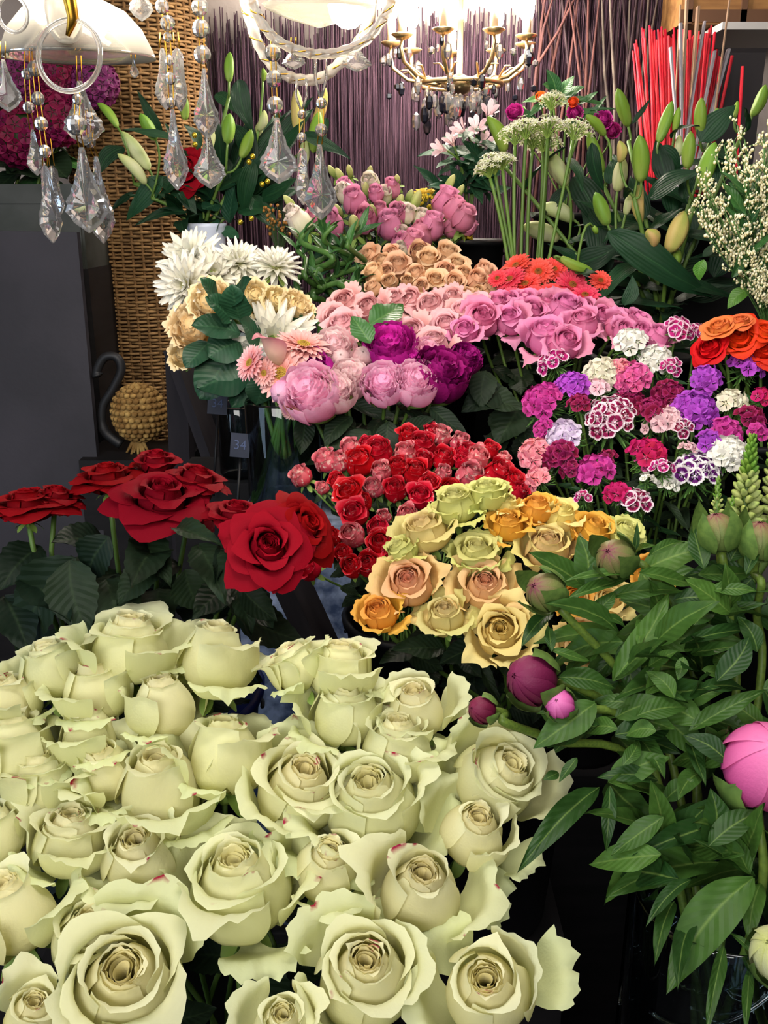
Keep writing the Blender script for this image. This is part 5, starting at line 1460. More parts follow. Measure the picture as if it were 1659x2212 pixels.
for Zf, lst in ((Z3, (((930,480),(550,495),55,0),((570,610),(930,465),70,1),((960,470),(1295,510),110,0),((1010,380),(1220,275),70,0),((1310,450),(1250,210),110,5),((800,600),(1200,545),110,1),((815,1060),(1120,565),150,1),((520,1040),(840,1080),135,2),
      ((720,1180),(390,1400),190,2),((940,1250),(1240,1180),130,1),((1230,1330),(1650,1090),110,7),((1380,1060),(1560,800),140,6),((1010,980),(1160,890),80,1),((1240,910),(1500,840),90,5),((1140,620),(1370,600),110,0),((1280,480),(1590,450),120,5),((1300,690),(1640,620),80,5),((1180,860),(1650,745),80,6),
      ((690,700),(830,560),90,1),((490,685),(320,850),90,1),((480,900),(470,740),60,2),((480,890),(700,940),60,2),((1200,930),(1170,1050),70,1),((1290,1100),(1560,1080),100,5),((930,390),(945,200),36,0),((1450,410),(1545,260),100,6),((1540,480),(1600,235),70,6),
      ((920,400),(1010,300),60,0),((560,560),(420,430),60,1),((940,1180),(700,1160),90,2),((1000,700),(960,860),70,0),((1100,1050),(900,1120),90,1),((1450,560),(1400,420),90,5),((1500,1000),(1350,900),110,6),((1600,900),(1500,700),110,6),((1150,1150),(1000,1000),110,1),((880,760),(760,700),60,1),((1300,1000),(1500,1020),90,6),((1350,560),(1600,560),90,6),((1250,760),(1380,660),90,5),((1630,1300),(1450,1150),120,7),((1050,1330),(880,1350),110,2),((840,1320),(640,1330),110,2))),
    (Z4, (((1390,790),(800,930),200,7),((1580,870),(1110,1480),250,8),((1090,540),(800,740),125,7),((1240,880),(1000,1100),80,7),((1420,570),(960,700),140,7),((1585,865),(1290,650),70,8),((1560,850),(1410,570),120,7),((1610,540),(1585,770),60,7),((1060,340),(740,310),100,4),((870,260),(960,110),80,4),
      ((1230,120),(1330,330),90,7),((1580,1290),(1450,1160),50,8),((1420,1240),(1340,1700),60,8),((1560,1370),(1530,1680),60,8),((800,370),(780,730),80,7),((740,380),(320,800),140,3),((1480,560),(1300,470),70,7),((520,300),(440,330),60,3),((620,220),(520,340),60,3),((1150,1000),(1050,1290),90,8),((1280,1060),(1160,1400),110,8),((1620,900),(1560,1200),110,8),((950,100),(1100,300),120,4),((1300,300),(1180,420),110,7),((1100,450),(1250,330),110,7)))):
    for bs, tp, w, k in lst:
        y0, y1 = Zf(bs)[1], Zf(tp)[1]
        leaf_px(PBD_[k], 'peony', L_peony, Zf(bs), Zf(tp), w / Zf.s, PY(y0) + rnd.uniform(-.01, .05), PY(y1) + rnd.uniform(-.02, .03))
# the rest of the peony foliage: leaflets in threes along the stems
for q in range(36):
    px, py = rnd.uniform(1240, 1700), rnd.uniform(1230, 1900)
    if px < 1240 + (py - 1230) * .12: continue
    a = rnd.uniform(0, 6.28); ln = rnd.uniform(110, 190)
    for j in (-.7, 0, .7):
        leaf_px(PBD_[q % 9], 'peony', L_peony, (px, py), (px + ln * math.cos(a + j), py + ln * .7 * math.sin(a + j)), rnd.uniform(48, 74), PY(py) + .03 + rnd.uniform(-.03, .08), PY(py) + .02 + rnd.uniform(-.04, .06))
# ------------------------------------------------------------------ the room
def slab(name, lo, hi, mat):
    lo, hi = Vector(lo), Vector(hi)
    mb = MB(); mb.box((0, 0, 0), hi - lo)
    return tag(ob(name, mb.mesh(name, mat, smooth=False), None, TR((lo + hi) / 2)), kind='structure')
M_plaster = plain('old_plaster', (176, 166, 160), .9, .1, noise=(150, 140, 136), nscale=3, bump=.2)
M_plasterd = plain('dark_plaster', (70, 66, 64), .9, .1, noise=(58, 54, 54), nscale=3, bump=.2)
M_floor = plain('dark_stone_floor', (22, 22, 24), .6, .3, noise=(30, 30, 33), nscale=6)
slab('floor', (-1.7, -1.9, -.05), (1.7, 3.15, 0), M_floor)
slab('wall_back', (-1.7, 3.1, 0), (1.7, 3.15, 2.9), M_plaster)
slab('wall_left', (-1.75, -1.9, 0), (-1.7, 3.15, 2.9), M_plasterd)
slab('wall_right', (1.7, -1.9, 0), (1.75, 3.15, 2.9), M_plasterd)
slab('ceiling', (-1.75, -1.9, 2.9), (1.75, 3.15, 2.95), M_plaster)

# brushwood screen against the back wall
M_brush = plain('purple_brushwood', (84, 62, 74), .8, .15, noise=(58, 42, 54), nscale=6, var=0, stretch=(30, 30, 1.2), bump=.5, bscale=8)
x0, x1 = P(468, 300, 3.04).x, P(1420, 300, 3.04).x
zt = P(900, 62, 3.04).z
r = root('brushwood_screen', TR(((x0 + x1) / 2, 3.04, 0)), 'purple brown brushwood screen standing against the back wall', 'screen')
tw, bk = MB(), MB()
rs = random.Random(12)
xr = P(1150, 300, 3.04).x - (x0 + x1) / 2
for i in range(1000):
    x = rs.uniform(x0, x1) - (x0 + x1) / 2
    h = zt + rs.uniform(-.08, .06) + (rs.uniform(.1, .4) if x > xr else 0)
    y = rs.uniform(-.02, .02)
    tw.tube([(x, y, .02), (x + rs.uniform(-.012, .012), y + rs.uniform(-.006, .006), h * .5), (x + rs.uniform(-.03, .03), y + rs.uniform(-.01, .01), h)], [rs.uniform(.0026, .005)] * 2 + [.0016], 4, cap=False)
bk.box((0, .025, zt / 2 - .06), (x1 - x0, .012, zt - .14))
ob('twig_weave', tw.mesh('twig_weave', M_brush), r); ob('backing', bk.mesh('backing', M_brush, smooth=False), r)
# bare twigs leaning behind the lilies
M_twig = [plain('bare_twig_%d' % i, c, .8, .2, noise=n, nscale=20) for i, (c, n) in enumerate((((96, 62, 58), (70, 46, 46)), ((120, 110, 100), (90, 80, 76)), ((70, 54, 58), (50, 40, 44))))]
TW = [(1230,0,1275,330,0),(1235,0,1160,140,0),(1225,10,1180,200,0),(1195,0,1165,120,0),(1180,0,1168,90,0),(1258,0,1290,250,2),(1290,0,1305,300,2),(1318,0,1328,200,1),(1340,0,1335,260,2),(1360,0,1350,250,1),(1388,0,1360,300,2),(1245,40,1300,300,0),(1210,60,1190,230,2),(1400,0,1380,240,1),(1372,20,1340,280,2),(1270,0,1262,260,0),(1304,10,1322,300,1),(1420,0,1395,200,1),(1215,0,1240,240,2),(1170,0,1200,210,0),(1330,0,1300,260,2),(1285,60,1250,320,0),(1350,50,1372,300,2),(1246,0,1205,300,0)]
for k, ((ax, ay, bx, by, m)) in enumerate(TW):
    Y = 2.86 + .012 * (k % 7)
    a, b = P(ax, ay, Y), P(bx, by, Y)
    foot = b + (b - a) * ((b.z - .02) / (a.z - b.z)) * 1.0
    foot.x = max(min(foot.x, b.x + .12), b.x - .12); foot.z = .01
    top = a + (a - b).normalized() * rnd.uniform(.0, .2)
    if top.z > 2.5: top = a
    o = MB(); o.tube([Vector((0, 0, 0)), b - foot, (a - foot).lerp(b - foot, .5) + Vector((rnd.uniform(-.012, .012), 0, 0)), top - foot], [.005, .0045, .004, .002], 6)
    t = ob('bare_twig', o.mesh('bare_twig', M_twig[m]), None, TR(foot))
    tag(t, 'long bare twig leaning in front of the brushwood, right of the rear chandelier', 'twig', 'bare twigs leaning by the brushwood')
# red sticks and weathered grey slats in a tall pot
M_reds = plain('red_stick', (190, 18, 44), .6, .3, var=.5, noise=(222, 56, 66), nscale=14)
RPOT = P(1462, 470, 2.62)
for k in range(88):
    t = (k + .5) / 88
    tx = 1372 + 190 * t + rnd.uniform(-8, 8); ty = 66 + rnd.uniform(-12, 22) + (40 if tx > 1545 else 0) + (24 if tx < 1385 else 0)
    fx = 1404 + 116 * t + rnd.uniform(-10, 10)
    Y = 2.62 + rnd.uniform(-.07, .07)
    a, b = P(fx, 420, Y), P(tx, ty, Y + rnd.uniform(-.02, .02))
    a = a.lerp(b, -.5)
    mb = MB(); mb.tube([(0, 0, 0), (b - a) * .5 + Vector((rnd.uniform(-.006, .006), 0, 0)), b - a], [.0032, .003, .0026], 6)
    tag(ob('red_stick', mb.mesh('red_stick', M_reds), None, TR(a)), 'thin red-dyed stick in the red bundle behind the lilies at the right', 'stick', 'red sticks in the bundle')
for a_, b_, lab in (((1604, 143), (1594, 310), 'single red stick standing apart, right of the red bundle'), ((1582, 120), (1556, 240), 'dark red stick leaning out at the right of the bundle')):
    a, b = P(b_[0], b_[1], 2.58), P(a_[0], a_[1], 2.58); a = a.lerp(b, -1.2)
    mb = MB(); mb.tube([(0, 0, 0), b - a], .0042, 6)
    tag(ob('red_stick', mb.mesh('red_stick', M_reds), None, TR(a)), lab, 'stick')
M_slat = [plain('grey_slat_%d' % i, c, .8, .2, noise=n, nscale=12, stretch=(1, 1, .2)) for i, (c, n) in enumerate((((150, 144, 150), (120, 116, 122)), ((150, 124, 100), (120, 96, 80))))]
for (tx, ty, bx, by, w, m, lab) in ((1448,102,1458,230,12,0,'short grey wooden slat at the left of the red bundle'),(1470,50,1471,235,14,0,'tall grey wooden slat in front of the red bundle'),(1522,46,1490,245,11,0,'leaning grey wooden slat in the middle of the red bundle'),(1544,110,1522,220,13,0,'beige-grey wooden slat at the right of the red bundle'),(1574,106,1536,240,15,0,'outermost grey wooden slat leaning right'),(1484,-4,1478,120,13,1,'tall brown wooden slat rising above the red bundle'),(1508,14,1500,120,14,1,'brown wooden slat right of the tallest brown one'),(1470,10,1464,120,6,1,'narrow brown slat left of the tallest brown one'),(1577,-10,1560,120,7,1,'thin tall pale cane before the wooden crate')):
    Y = 2.50 + rnd.uniform(-.02, .04)
    a, b = P(bx, by, Y), P(tx, ty, Y)
    zp = P(1464, 430, 2.58).z - .43; a = b + (a - b) * ((b.z - zp) / (b.z - a.z))
    a.x = max(min(a.x, RPOT.x + .09), RPOT.x - .09)
    d = b - a; w_ = msize(w, b)
    q = d.to_track_quat('Z', 'Y').to_matrix().to_4x4()
    mb = MB(); mb.box((0, 0, d.length / 2), (w_, w_ * .35, d.length))
    tag(ob('wooden_stake', mb.mesh('wooden_stake', M_slat[m], smooth=False), None, TR(a) @ q), lab, 'stake')
bucket('tall_pot', P(1464, 430, 2.58), .14, .45, M_black, 'tall black pot of red sticks behind the lilies', 'pot')
# shelf with a wooden crate, dark box
M_shelf = plain('grey_shelf', (170, 168, 166), .6, .3)
M_crate = plain('crate_wood', (150, 110, 66), .7, .2, noise=(120, 84, 50), nscale=6, stretch=(1, 6, 6))
s0 = P(1560, 60, 2.75)
slabm = MB(); slabm.box((.30, .12, 0), (.62, .3, .018))
tag(ob('shelf', slabm.mesh('shelf', M_shelf, smooth=False), None, TR(s0)), 'pale grey shelf board high at the right, under a wooden crate', 'shelf')
c0 = P(1502, 46, 2.80)
cr = root('wooden_crate', TR(s0 + Vector((.0, .12, .012))), 'old wooden crate with compartments on the high shelf at the right', 'crate')
for (c, d, n) in (((.2, -.09, .1), (.6, .012, .2), 'front_board'), ((.2, .1, .1), (.6, .012, .2), 'rear_board'), ((-.10, 0, .1), (.012, .19, .2), 'end_board'), ((.5, 0, .1), (.012, .19, .2), 'end_board'), ((.2, 0, .008), (.6, .19, .012), 'bottom_board')):
    mb = MB(); mb.box(c, d); ob(n, mb.mesh(n, M_crate, smooth=False), cr)
for x in (-.085, .06, .2, .34, .48):
    mb = MB(); mb.box((x, -.099, .1), (.016, .008, .2)); ob('batten', mb.mesh('batten', plain('dark_batten', (84, 56, 36), .7), smooth=False), cr)
mb = MB(); mb.box((0, 0, 0), (.62, .006, .03)); ob('lower_rail', mb.mesh('lower_rail', bpy.data.materials['dark_batten'], smooth=False), cr, TR((.2, -.1, .02)))
d0 = P(1592, 112, 2.72)
bx = MB(); hgt = 0.9
bx.lathe([(.001, 0), (.07, 0), (.075, .01), (.08, hgt - .01), (.085, hgt), (.075, hgt), (.07, .02), (.001, .02)], 4, Matrix.Rotation(math.pi / 4, 4, 'Z'))
tag(ob('square_planter', bx.mesh('square_planter', plain('dark_planter', (44, 40, 42), .6, .3), smooth=False), None, TR((d0.x, d0.y, d0.z - hgt))), 'tall dark square planter right of the red sticks, under the shelf', 'planter')
pl = MB(); pl.box((0, 0, (d0.z - hgt) / 2), (.2, .2, d0.z - hgt)); tag(ob('plinth', pl.mesh('plinth', M_plinth, smooth=False), None, TR((d0.x, d0.y, 0))), 'black plinth under the dark square planter', 'plinth')

pa, pb = P(1235, 480, 2.33), P(1720, 480, 2.33)
mb = MB(); mb.box(((pa.x + pb.x) / 2, 2.34, .74), (pb.x - pa.x, .02, 1.48))  # invented dark sheet that takes the place of deep shade behind the lilies
tag(ob('shade_backdrop', mb.mesh('shade_backdrop', M_plinth, smooth=False)), 'added dark backdrop standing in for shade behind the right lilies', 'panel')

# ------------------------------------------------------------------ tall wicker basket at the left
M_wick = plain('wicker_strand', (160, 124, 80), .7, .25, noise=(112, 84, 52), nscale=24, var=0)
M_wickd = plain('wicker_stake', (120, 88, 54), .75, .2)
cB = P(308, 400, 2.78); RB_ = .19
zb, ztp = .55, 2.3
bk = root('wicker_basket', TR((cB.x, cB.y, zb)), 'tall round wicker basket behind the lilies at the left', 'basket')
wv = MB()
NS = 44
a0, a1 = -math.pi * .98, -math.pi * .02
th = np.linspace(0, 2 * math.pi, 121)
rows = int((ztp - zb) / .0095)
for i in range(rows):
    ph = math.pi * (i % 2)
    rr = RB_ + .0055 * np.sin(th * NS / 2 + ph) + rs.uniform(-.001, .001)
    zz = .0095 * (i + .5) + .0015 * np.sin(th * 3 + i * .7) + rs.uniform(-.001, .001)
    c = np.stack([rr * np.cos(th), rr * np.sin(th), zz], -1)
    ro = []
    for (dr, dz) in ((-.0025, 0), (0, .0042), (.0028, 0), (0, -.0042)):
        ro.append(np.stack([(rr + dr) * np.cos(th), (rr + dr) * np.sin(th), zz + dz], -1))
    g = np.stack(ro, 1)
    wv.grid(g, np.zeros(g.shape), wrap=True)
ob('weave', wv.mesh('weave', M_wick), bk)
sk = MB()
for j in range(NS):
    a = 2 * math.pi * j / NS + .035
    sk.tube([(RB_ * math.cos(a), RB_ * math.sin(a), .0), (RB_ * math.cos(a), RB_ * math.sin(a), ztp - zb + .03)], .0042, 6)
ob('stakes', sk.mesh('stakes', M_wickd), bk)
mb = MB(); mb.lathe([(.001, .01), (RB_ - .004, .01), (RB_ - .004, ztp - zb - .02)], 40); ob('lining', mb.mesh('lining', plain('dark_lining', (60, 42, 28), .9, .1)), bk)
mb = MB(); mb.lathe([(.001, 0), (.2, 0), (.2, zb - .001), (.001, zb - .001)], 32); tag(ob('round_plinth', mb.mesh('round_plinth', M_plinth, smooth=False), None, TR((cB.x, cB.y, 0))), 'black round plinth under the tall wicker basket', 'plinth')
# dark slate board in front of it
M_slate = plain('slate', (52, 50, 57), .7, .25, noise=(42, 41, 47), nscale=4, bump=.08)
A, B_, C_, D_ = P(-30, 498, 2.25), P(166, 502, 2.25), P(232, 1240, 2.10), P(-30, 1240, 2.10)
mb = MB()
th_ = Vector((0, .022, 0))
mb.raw([A, B_, C_, D_, A + th_, B_ + th_, C_ + th_, D_ + th_], [(0, 3, 2, 1), (4, 5, 6, 7), (0, 1, 5, 4), (1, 2, 6, 5), (2, 3, 7, 6), (3, 0, 4, 7)])
o = ob('slate_board', mb.mesh('slate_board', M_slate, smooth=False)); tag(o, 'large dark slate board leaning at the left edge, before the wicker', 'board')
mb = MB(); zz = C_.z; mb.box((0, 0, zz / 2), (.5, .2, zz)); tag(ob('low_bench', mb.mesh('low_bench', M_plinth, smooth=False), None, TR(((C_.x + D_.x) / 2, 2.14, 0))), 'dark low bench carrying the slate board behind the red roses', 'bench')
# hydrangeas in a grey planter, top left
PH = [petal_mat('plum_hydrangea_petal', [(0, (80, 20, 60)), (1, (116, 36, 92))], transl=.1, var=.2), petal_mat('crimson_hydrangea_petal', [(0, (84, 4, 42)), (1, (116, 12, 60))], transl=.1, var=.2)]
FH = [floret_mb(random.Random(5 + i), .01).mesh('floret', m) for i, m in enumerate(PH)]
HB = P(60, 440, 2.5)
for px, py, d, k, lab in ((205, 178, 110, 0, 'plum purple hydrangea behind the glass ring'), (40, 285, 150, 1, 'large crimson hydrangea at the left picture edge'), (120, 250, 130, 1, 'crimson hydrangea right of the one at the left edge'), (30, 170, 110, 0, 'purple hydrangea high at the left edge behind the crystals'), (125, 165, 100, 1, 'deep crimson hydrangea behind the glass dish')):
    r, b, z, s = flower('hydrangea', px, py, 2.42, d * .9, rnd.uniform(-.2, .2), .5, lab, 'hydrangea', 'purple and crimson hydrangeas')
    for i in range(60):
        q = (i + .5) / 60; a = i * 2.4; ph = math.acos(1 - 1.5 * q)
        dv = Vector((math.sin(ph) * math.cos(a), math.sin(ph) * math.sin(a), math.cos(ph)))
        ob('floret', FH[k], r, TR(Vector((0, 0, .45)) + dv * .46) @ dv.to_track_quat('Z', 'Y').to_matrix().to_4x4() @ Matrix.Scale(.26 * rnd.uniform(.85, 1.15), 4))
    mb = MB(); mb.sphere((0, 0, .45), .46, 12, 8); ob('core', mb.mesh('core', M_stem_dark), r)
    pts = add_stem(r, b, z, HB + Vector((rnd.uniform(-.06, .06), 0, -.03)), .004, n=7)
    stem_leaves(r, pts, 5, 'round', L_mid if k == 0 else L_rose, .11, .05, .8, .8)
mb = MB(); mb.box((0, 0, -.02), (.36, .2, .02)); mb.box((0, -.1, -.10), (.36, .012, .2)); mb.box((0, .1, -.10), (.36, .012, .2)); mb.box((-.18, 0, -.1), (.012, .2, .2)); mb.box((.18, 0, -.1), (.012, .2, .2)); mb.box((0, -.106, -.03), (.37, .008, .03))
tag(ob('grey_planter', mb.mesh('grey_planter', plain('zinc', (58, 60, 58), .6, .4, metal=.2, noise=(44, 48, 44), nscale=12), smooth=False), None, TR(P(40, 400, 2.5))), 'grey zinc planter box under the hydrangeas at the left edge', 'planter')
mb = MB(); q = P(40, 400, 2.5); hh = q.z - .2; mb.box((0, 0, hh / 2), (.38, .22, hh)); tag(ob('plinth', mb.mesh('plinth', M_plinth, smooth=False), None, TR((q.x, q.y, 0))), 'black plinth under the grey zinc planter box', 'plinth')
# swan with an iron neck and a wicker body
SC = P(300, 892, 2.2); SR = msize(58, SC)
sw = root('swan_basket', TR(SC - Vector((0, 0, SR))), 'swan figure with black iron neck and woven straw body', 'figurine')
mb = MB()
for i in range(14):
    ph = math.pi * (i + .5) / 14
    nn = max(5, int(26 * math.sin(ph)))
    for j in range(nn):
        a = 2 * math.pi * (j + .5 * (i % 2)) / nn
        dv = Vector((math.sin(ph) * math.cos(a), math.sin(ph) * math.sin(a) * .9, math.cos(ph) * 1.1))
        mb.sphere(tuple(dv * SR * .95), SR * .13, 6, 4, (1.1, 1, .8), (rs.random(), 0, 0))
mb.sphere((0, 0, 0), SR * .95, 16, 10, (1, .9, 1.1))
for i in range(7):
    mb.tube([(SR * .2 * i / 7 - .01, -.01, -SR * .9), (-SR * .5 + SR * .14 * i, -.02, -SR * 1.45 - .01 * (i % 2))], [SR * .1, SR * .04], 6)
ob('woven_body', mb.mesh('woven_body', plain('straw', (170, 136, 74), .8, .2, noise=(120, 88, 46), nscale=40, along=[(0, (120, 90, 50)), (1, (186, 152, 90))])), sw, TR((0, 0, SR)))
inv = MW[sw.name].inverted()
neck = [P(x, y, 2.2) for x, y in ((262, 960), (226, 930), (222, 880), (243, 842), (262, 800), (252, 772), (226, 772), (210, 800), (214, 815))]
fine = []
for i in range(len(neck) - 1):
    p0, p1, p2, p3 = neck[max(i - 1, 0)], neck[i], neck[i + 1], neck[min(i + 2, len(neck) - 1)]
    for t in np.linspace(0, 1, 7)[:-1]: fine.append(.5 * ((2 * p1) + (p2 - p0) * t + (2 * p0 - 5 * p1 + 4 * p2 - p3) * t * t + (3 * p1 - p0 - 3 * p2 + p3) * t ** 3))
fine.append(neck[-1])
mb = MB(); mb.tube([inv @ p for p in fine], [.013] * 8 + [.0105] * (len(fine) - 13) + [.013, .015, .013, .009, .004], 9)
M_iron = plain('black_iron', (34, 34, 36), .5, .4, metal=.3)
ob('iron_neck', mb.mesh('iron_neck', M_iron), sw)
mb = MB(); q = SC - Vector((0, 0, SR * 1.5)); mb.box((0, 0, q.z / 2), (.26, .2, q.z)); tag(ob('plinth', mb.mesh('plinth', M_plinth, smooth=False), None, TR((q.x, q.y + .02, 0))), 'black plinth under the straw swan figure', 'plinth')
# dark planks of a folding stand, glass vases on a stone block
def plank(a, b, w, d, name, lab, mat=M_plinth):
    v = b - a
    q = v.to_track_quat('Z', 'Y').to_matrix().to_4x4()
    mb = MB(); mb.box((0, 0, v.length / 2), (w, d, v.length))
    return tag(ob(name, mb.mesh(name, mat, smooth=False), None, TR(a) @ q), lab, 'plank')
M_dplank = plain('dark_plank', (40, 36, 40), .6, .3, noise=(30, 27, 31), nscale=6, stretch=(6, 6, 1))
plank(P(378, 752, 2.05).lerp(P(545, 1220, 1.98), 1.0 + (P(545, 1220, 1.98).z - .03) / (P(378, 752, 2.05).z - P(545, 1220, 1.98).z)), P(378, 752, 2.05), .055, .025, 'dark_plank', 'dark slanting plank left of the glass vases', M_dplank)
plank(P(385, 770, 2.12).lerp(P(400, 1180, 2.10), 1.0 + (P(400, 1180, 2.10).z - .03) / (P(385, 770, 2.12).z - P(400, 1180, 2.10).z)), P(385, 770, 2.12), .06, .02, 'dark_plank', 'dark upright plank behind the slanting one', M_dplank)
plank(P(598, 1190, 1.33).lerp(P(770, 1560, 1.30), 1.0 + (P(770, 1560, 1.30).z - .03) / (P(598, 1190, 1.33).z - P(770, 1560, 1.30).z)), P(598, 1190, 1.33), .07, .03, 'dark_plank', 'black slanting plank over the blue-grey stone block', M_dplank)
M_gran = plain('blue_granite', (176, 190, 220), .4, .5, noise=(76, 92, 126), nscale=34, bump=.6, bscale=16)
gx0, gx1 = P(520, 1300, 1.47).x, P(760, 1300, 1.47).x
gz = P(600, 1110, 1.53).z
mb = MB(); mb.box((0, 0, gz / 2), (gx1 - gx0, .26, gz))
tag(ob('stone_block', mb.mesh('stone_block', M_gran, smooth=False), None, TR(((gx0 + gx1) / 2, 1.58, 0))), 'rough blue-grey stone block showing between red and white roses', 'stone block')
M_glass = thin_glass('vase_glass', (232, 244, 248))
def glass_cyl(name, c, r_, h, lab, wall=.004):
    mb = MB(); mb.lathe([(.001, 0), (r_ - .006, 0), (r_, .008), (r_, h - .004), (r_ - wall / 2, h), (r_ - wall, h - .004), (r_ - wall, .022), (.001, .018)], 40)
    return tag(ob(name, mb.mesh(name, M_glass), None, TR(c)), lab, 'vase')
vc = P(618, 1100, 1.53); vc.z = gz
glass_cyl('glass_vase', vc, .063, P(618, 862, 1.53).z - gz, 'tall clear glass vase of white dahlia stems on the stone block')
vc2 = P(694, 1060, 1.66); vc2.z = gz
glass_cyl('glass_vase', vc2 + Vector((.03, 0, 0)), .05, P(690, 950, 1.66).z - gz, 'shorter glass vase right of the tall one, behind red spray roses')
vc3 = P(524, 990, 1.78); vc3.z = gz
glass_cyl('glass_vase', vc3, .045, P(530, 872, 1.78).z - gz, 'glass vase left of the tall one, behind the price tag')
mb = MB(); mb.box((0, 0, gz / 2), (.52, .2, gz)); tag(ob('stone_block', mb.mesh('stone_block', M_plinth, smooth=False), None, TR((vc3.x + .13, 1.82, 0))), 'dark block behind the blue-grey one, carrying two glass vases', 'block')
M_tag = plain('slate_tag', (34, 40, 58), .6, .3, noise=(28, 34, 50), nscale=30)
M_chalk = plain('chalk', (74, 84, 112), .9, .1)
def price_tag(px, py, w, h, Y, txt, lab, tilt):
    c = P(px, py, Y); W_, H_ = msize(w, c), msize(h, c)
    rt = root('price_tag', TR(c) @ Matrix.Rotation(tilt, 4, 'Y') @ Matrix.Rotation(-.2, 4, 'X'), lab, 'price tag')
    mb = MB(); mb.box((0, 0, 0), (W_, .004, H_)); ob('slate', mb.mesh('slate', M_tag, smooth=False), rt)
    f = bpy.data.curves.new('lettering', 'FONT'); f.body = txt; f.size = H_ * .55; f.align_x = 'CENTER'; f.align_y = 'CENTER'; f.extrude = .0004
    f.materials.append(M_chalk)
    tmp = bpy.data.objects.new('lettering_text', f); COL.objects.link(tmp)
    bpy.context.view_layer.update()
    me = bpy.data.meshes.new_from_object(tmp.evaluated_get(bpy.context.evaluated_depsgraph_get()))
    bpy.data.objects.remove(tmp)
    o = ob('lettering', me, rt)
    o.matrix_basis = TR((0, -.0028, 0)) @ Matrix.Rotation(math.pi / 2, 4, 'X')
    mb = MB(); mb.tube([(0, .01, -H_ * .4), (0, .012, -H_ * .4 - .16)], .003, 6); ob('stake', mb.mesh('stake', M_black), rt)
price_tag(519, 962, 42, 52, 1.50, '34', 'slate price tag reading 34 beside the tall glass vase', .08)
price_tag(470, 872, 42, 46, 1.72, '34', 'slate price tag half hidden under the big round leaf', .08)
# big glass vase with swirls, bottom right
gv = P(1560, 1975, .70)
vr = .082
rt = root('glass_vase', TR((gv.x + .01, gv.y + .03, gv.z - .34)), 'large clear glass vase with swirled wall holding the peony stems', 'vase')
mb = MB(); mb.lathe([(.001, 0), (vr - .01, 0), (vr, .01), (vr, .335), (vr - .002, .34), (vr - .005, .335), (vr - .005, .03), (.001, .025)], 48)
ob('body', mb.mesh('vase_wall', M_glass), rt)
for k in range(4):
    mb = MB(); t = np.linspace(0, 1, 60); a = -2.6 + k * .25 + t * 5.2; rr = vr + .001
    mb.tube(np.stack([rr * np.cos(a), rr * np.sin(a), .30 - .06 * k - .06 * np.cos(t * 6.3)], -1), .0022, 6)
    ob('glass_thread', mb.mesh('glass_thread', M_glass), rt)
mb = MB(); hh = gv.z - .34; mb.box((0, 0, hh / 2), (.2, .2, hh)); tag(ob('plinth', mb.mesh('plinth', M_plinth, smooth=False), None, TR((gv.x + .01, gv.y + .03, 0))), 'black plinth under the large swirled glass vase', 'plinth')

# ------------------------------------------------------------------ near crystal chandelier
M_cry = glass_mat('crystal', (255, 255, 255), 0, 1.52, .12)
M_arm = glass_mat('arm_glass', (255, 252, 246), .02, 1.48, .45)
M_dish = glass_mat('dish_glass', (255, 252, 244), .05, 1.35, .22)
M_goldw = plain('gold_wire', (214, 160, 60), .3, .5, metal=1)
M_bulb = emit('warm_bulb', (255, 240, 214), 60)
NY = .93
C0 = P(400, -330, NY)
ch = root('crystal_chandelier', TR(C0), 'near glass chandelier with dangling crystals across the top left', 'chandelier')
inv = MW[ch.name].inverted()
L = lambda x, y, dy=0: inv @ P(x, y, NY + dy)
PXM = msize(1, P(400, 200, NY))            # metres per pixel there


def pendant_mb(w=.46, seed=0):
    """flat french drop, hung by its top at the origin, 1 high, facing -Y"""
    t = np.linspace(0, 1, 25)
    hw = np.interp(t, [0, .06, .2, .45, .62, .74, .86, .95, 1], [.10, .17, .26, .56, .92, 1, .72, .3, .04]) * w
    hw = hw * (1 + .05 * np.sin(t * 44))
    mb = MB()
    o = np.stack([np.concatenate([-hw, hw[::-1]]), np.concatenate([-t, -t[::-1]])], -1)
    n = len(o)
    cen = np.array([0, -.66])
    k_in = cen + (o - cen) * .62
    for i in range(0, n):
        if o[i, 1] > -.5: k_in[i] = (o[i] - [0, o[i, 1]]) * .35 + [0, o[i, 1] * .86 - .08]
    th = .12
    V = [(x, 0.02, z) for x, z in o] + [(x, -.02, z) for x, z in o] + [(x, th, z) for x, z in k_in] + [(x, -th, z) for x, z in k_in] + [(0, th * 1.15, -.66), (0, -th * 1.15, -.66)]
    Fc = []
    for i in range(n):
        j = (i + 1) % n
        Fc += [(i, j, n + j, n + i), (i, 2 * n + i, 2 * n + j, j), (n + i, n + j, 3 * n + j, 3 * n + i), (2 * n + i, 4 * n, 2 * n + j), (3 * n + i, 3 * n + j, 4 * n + 1)]
    mb.raw(V, Fc)
    return mb
PEND = pendant_mb().mesh('pendant', M_cry, smooth=False)
PENDN = pendant_mb(.30).mesh('pendant', M_cry, smooth=False)
mb = MB()
mb.sphere((0, 0, 0), .5, 12, 7, (1, .72, 1)); BEAD = mb.mesh('bead', M_cry, smooth=False)


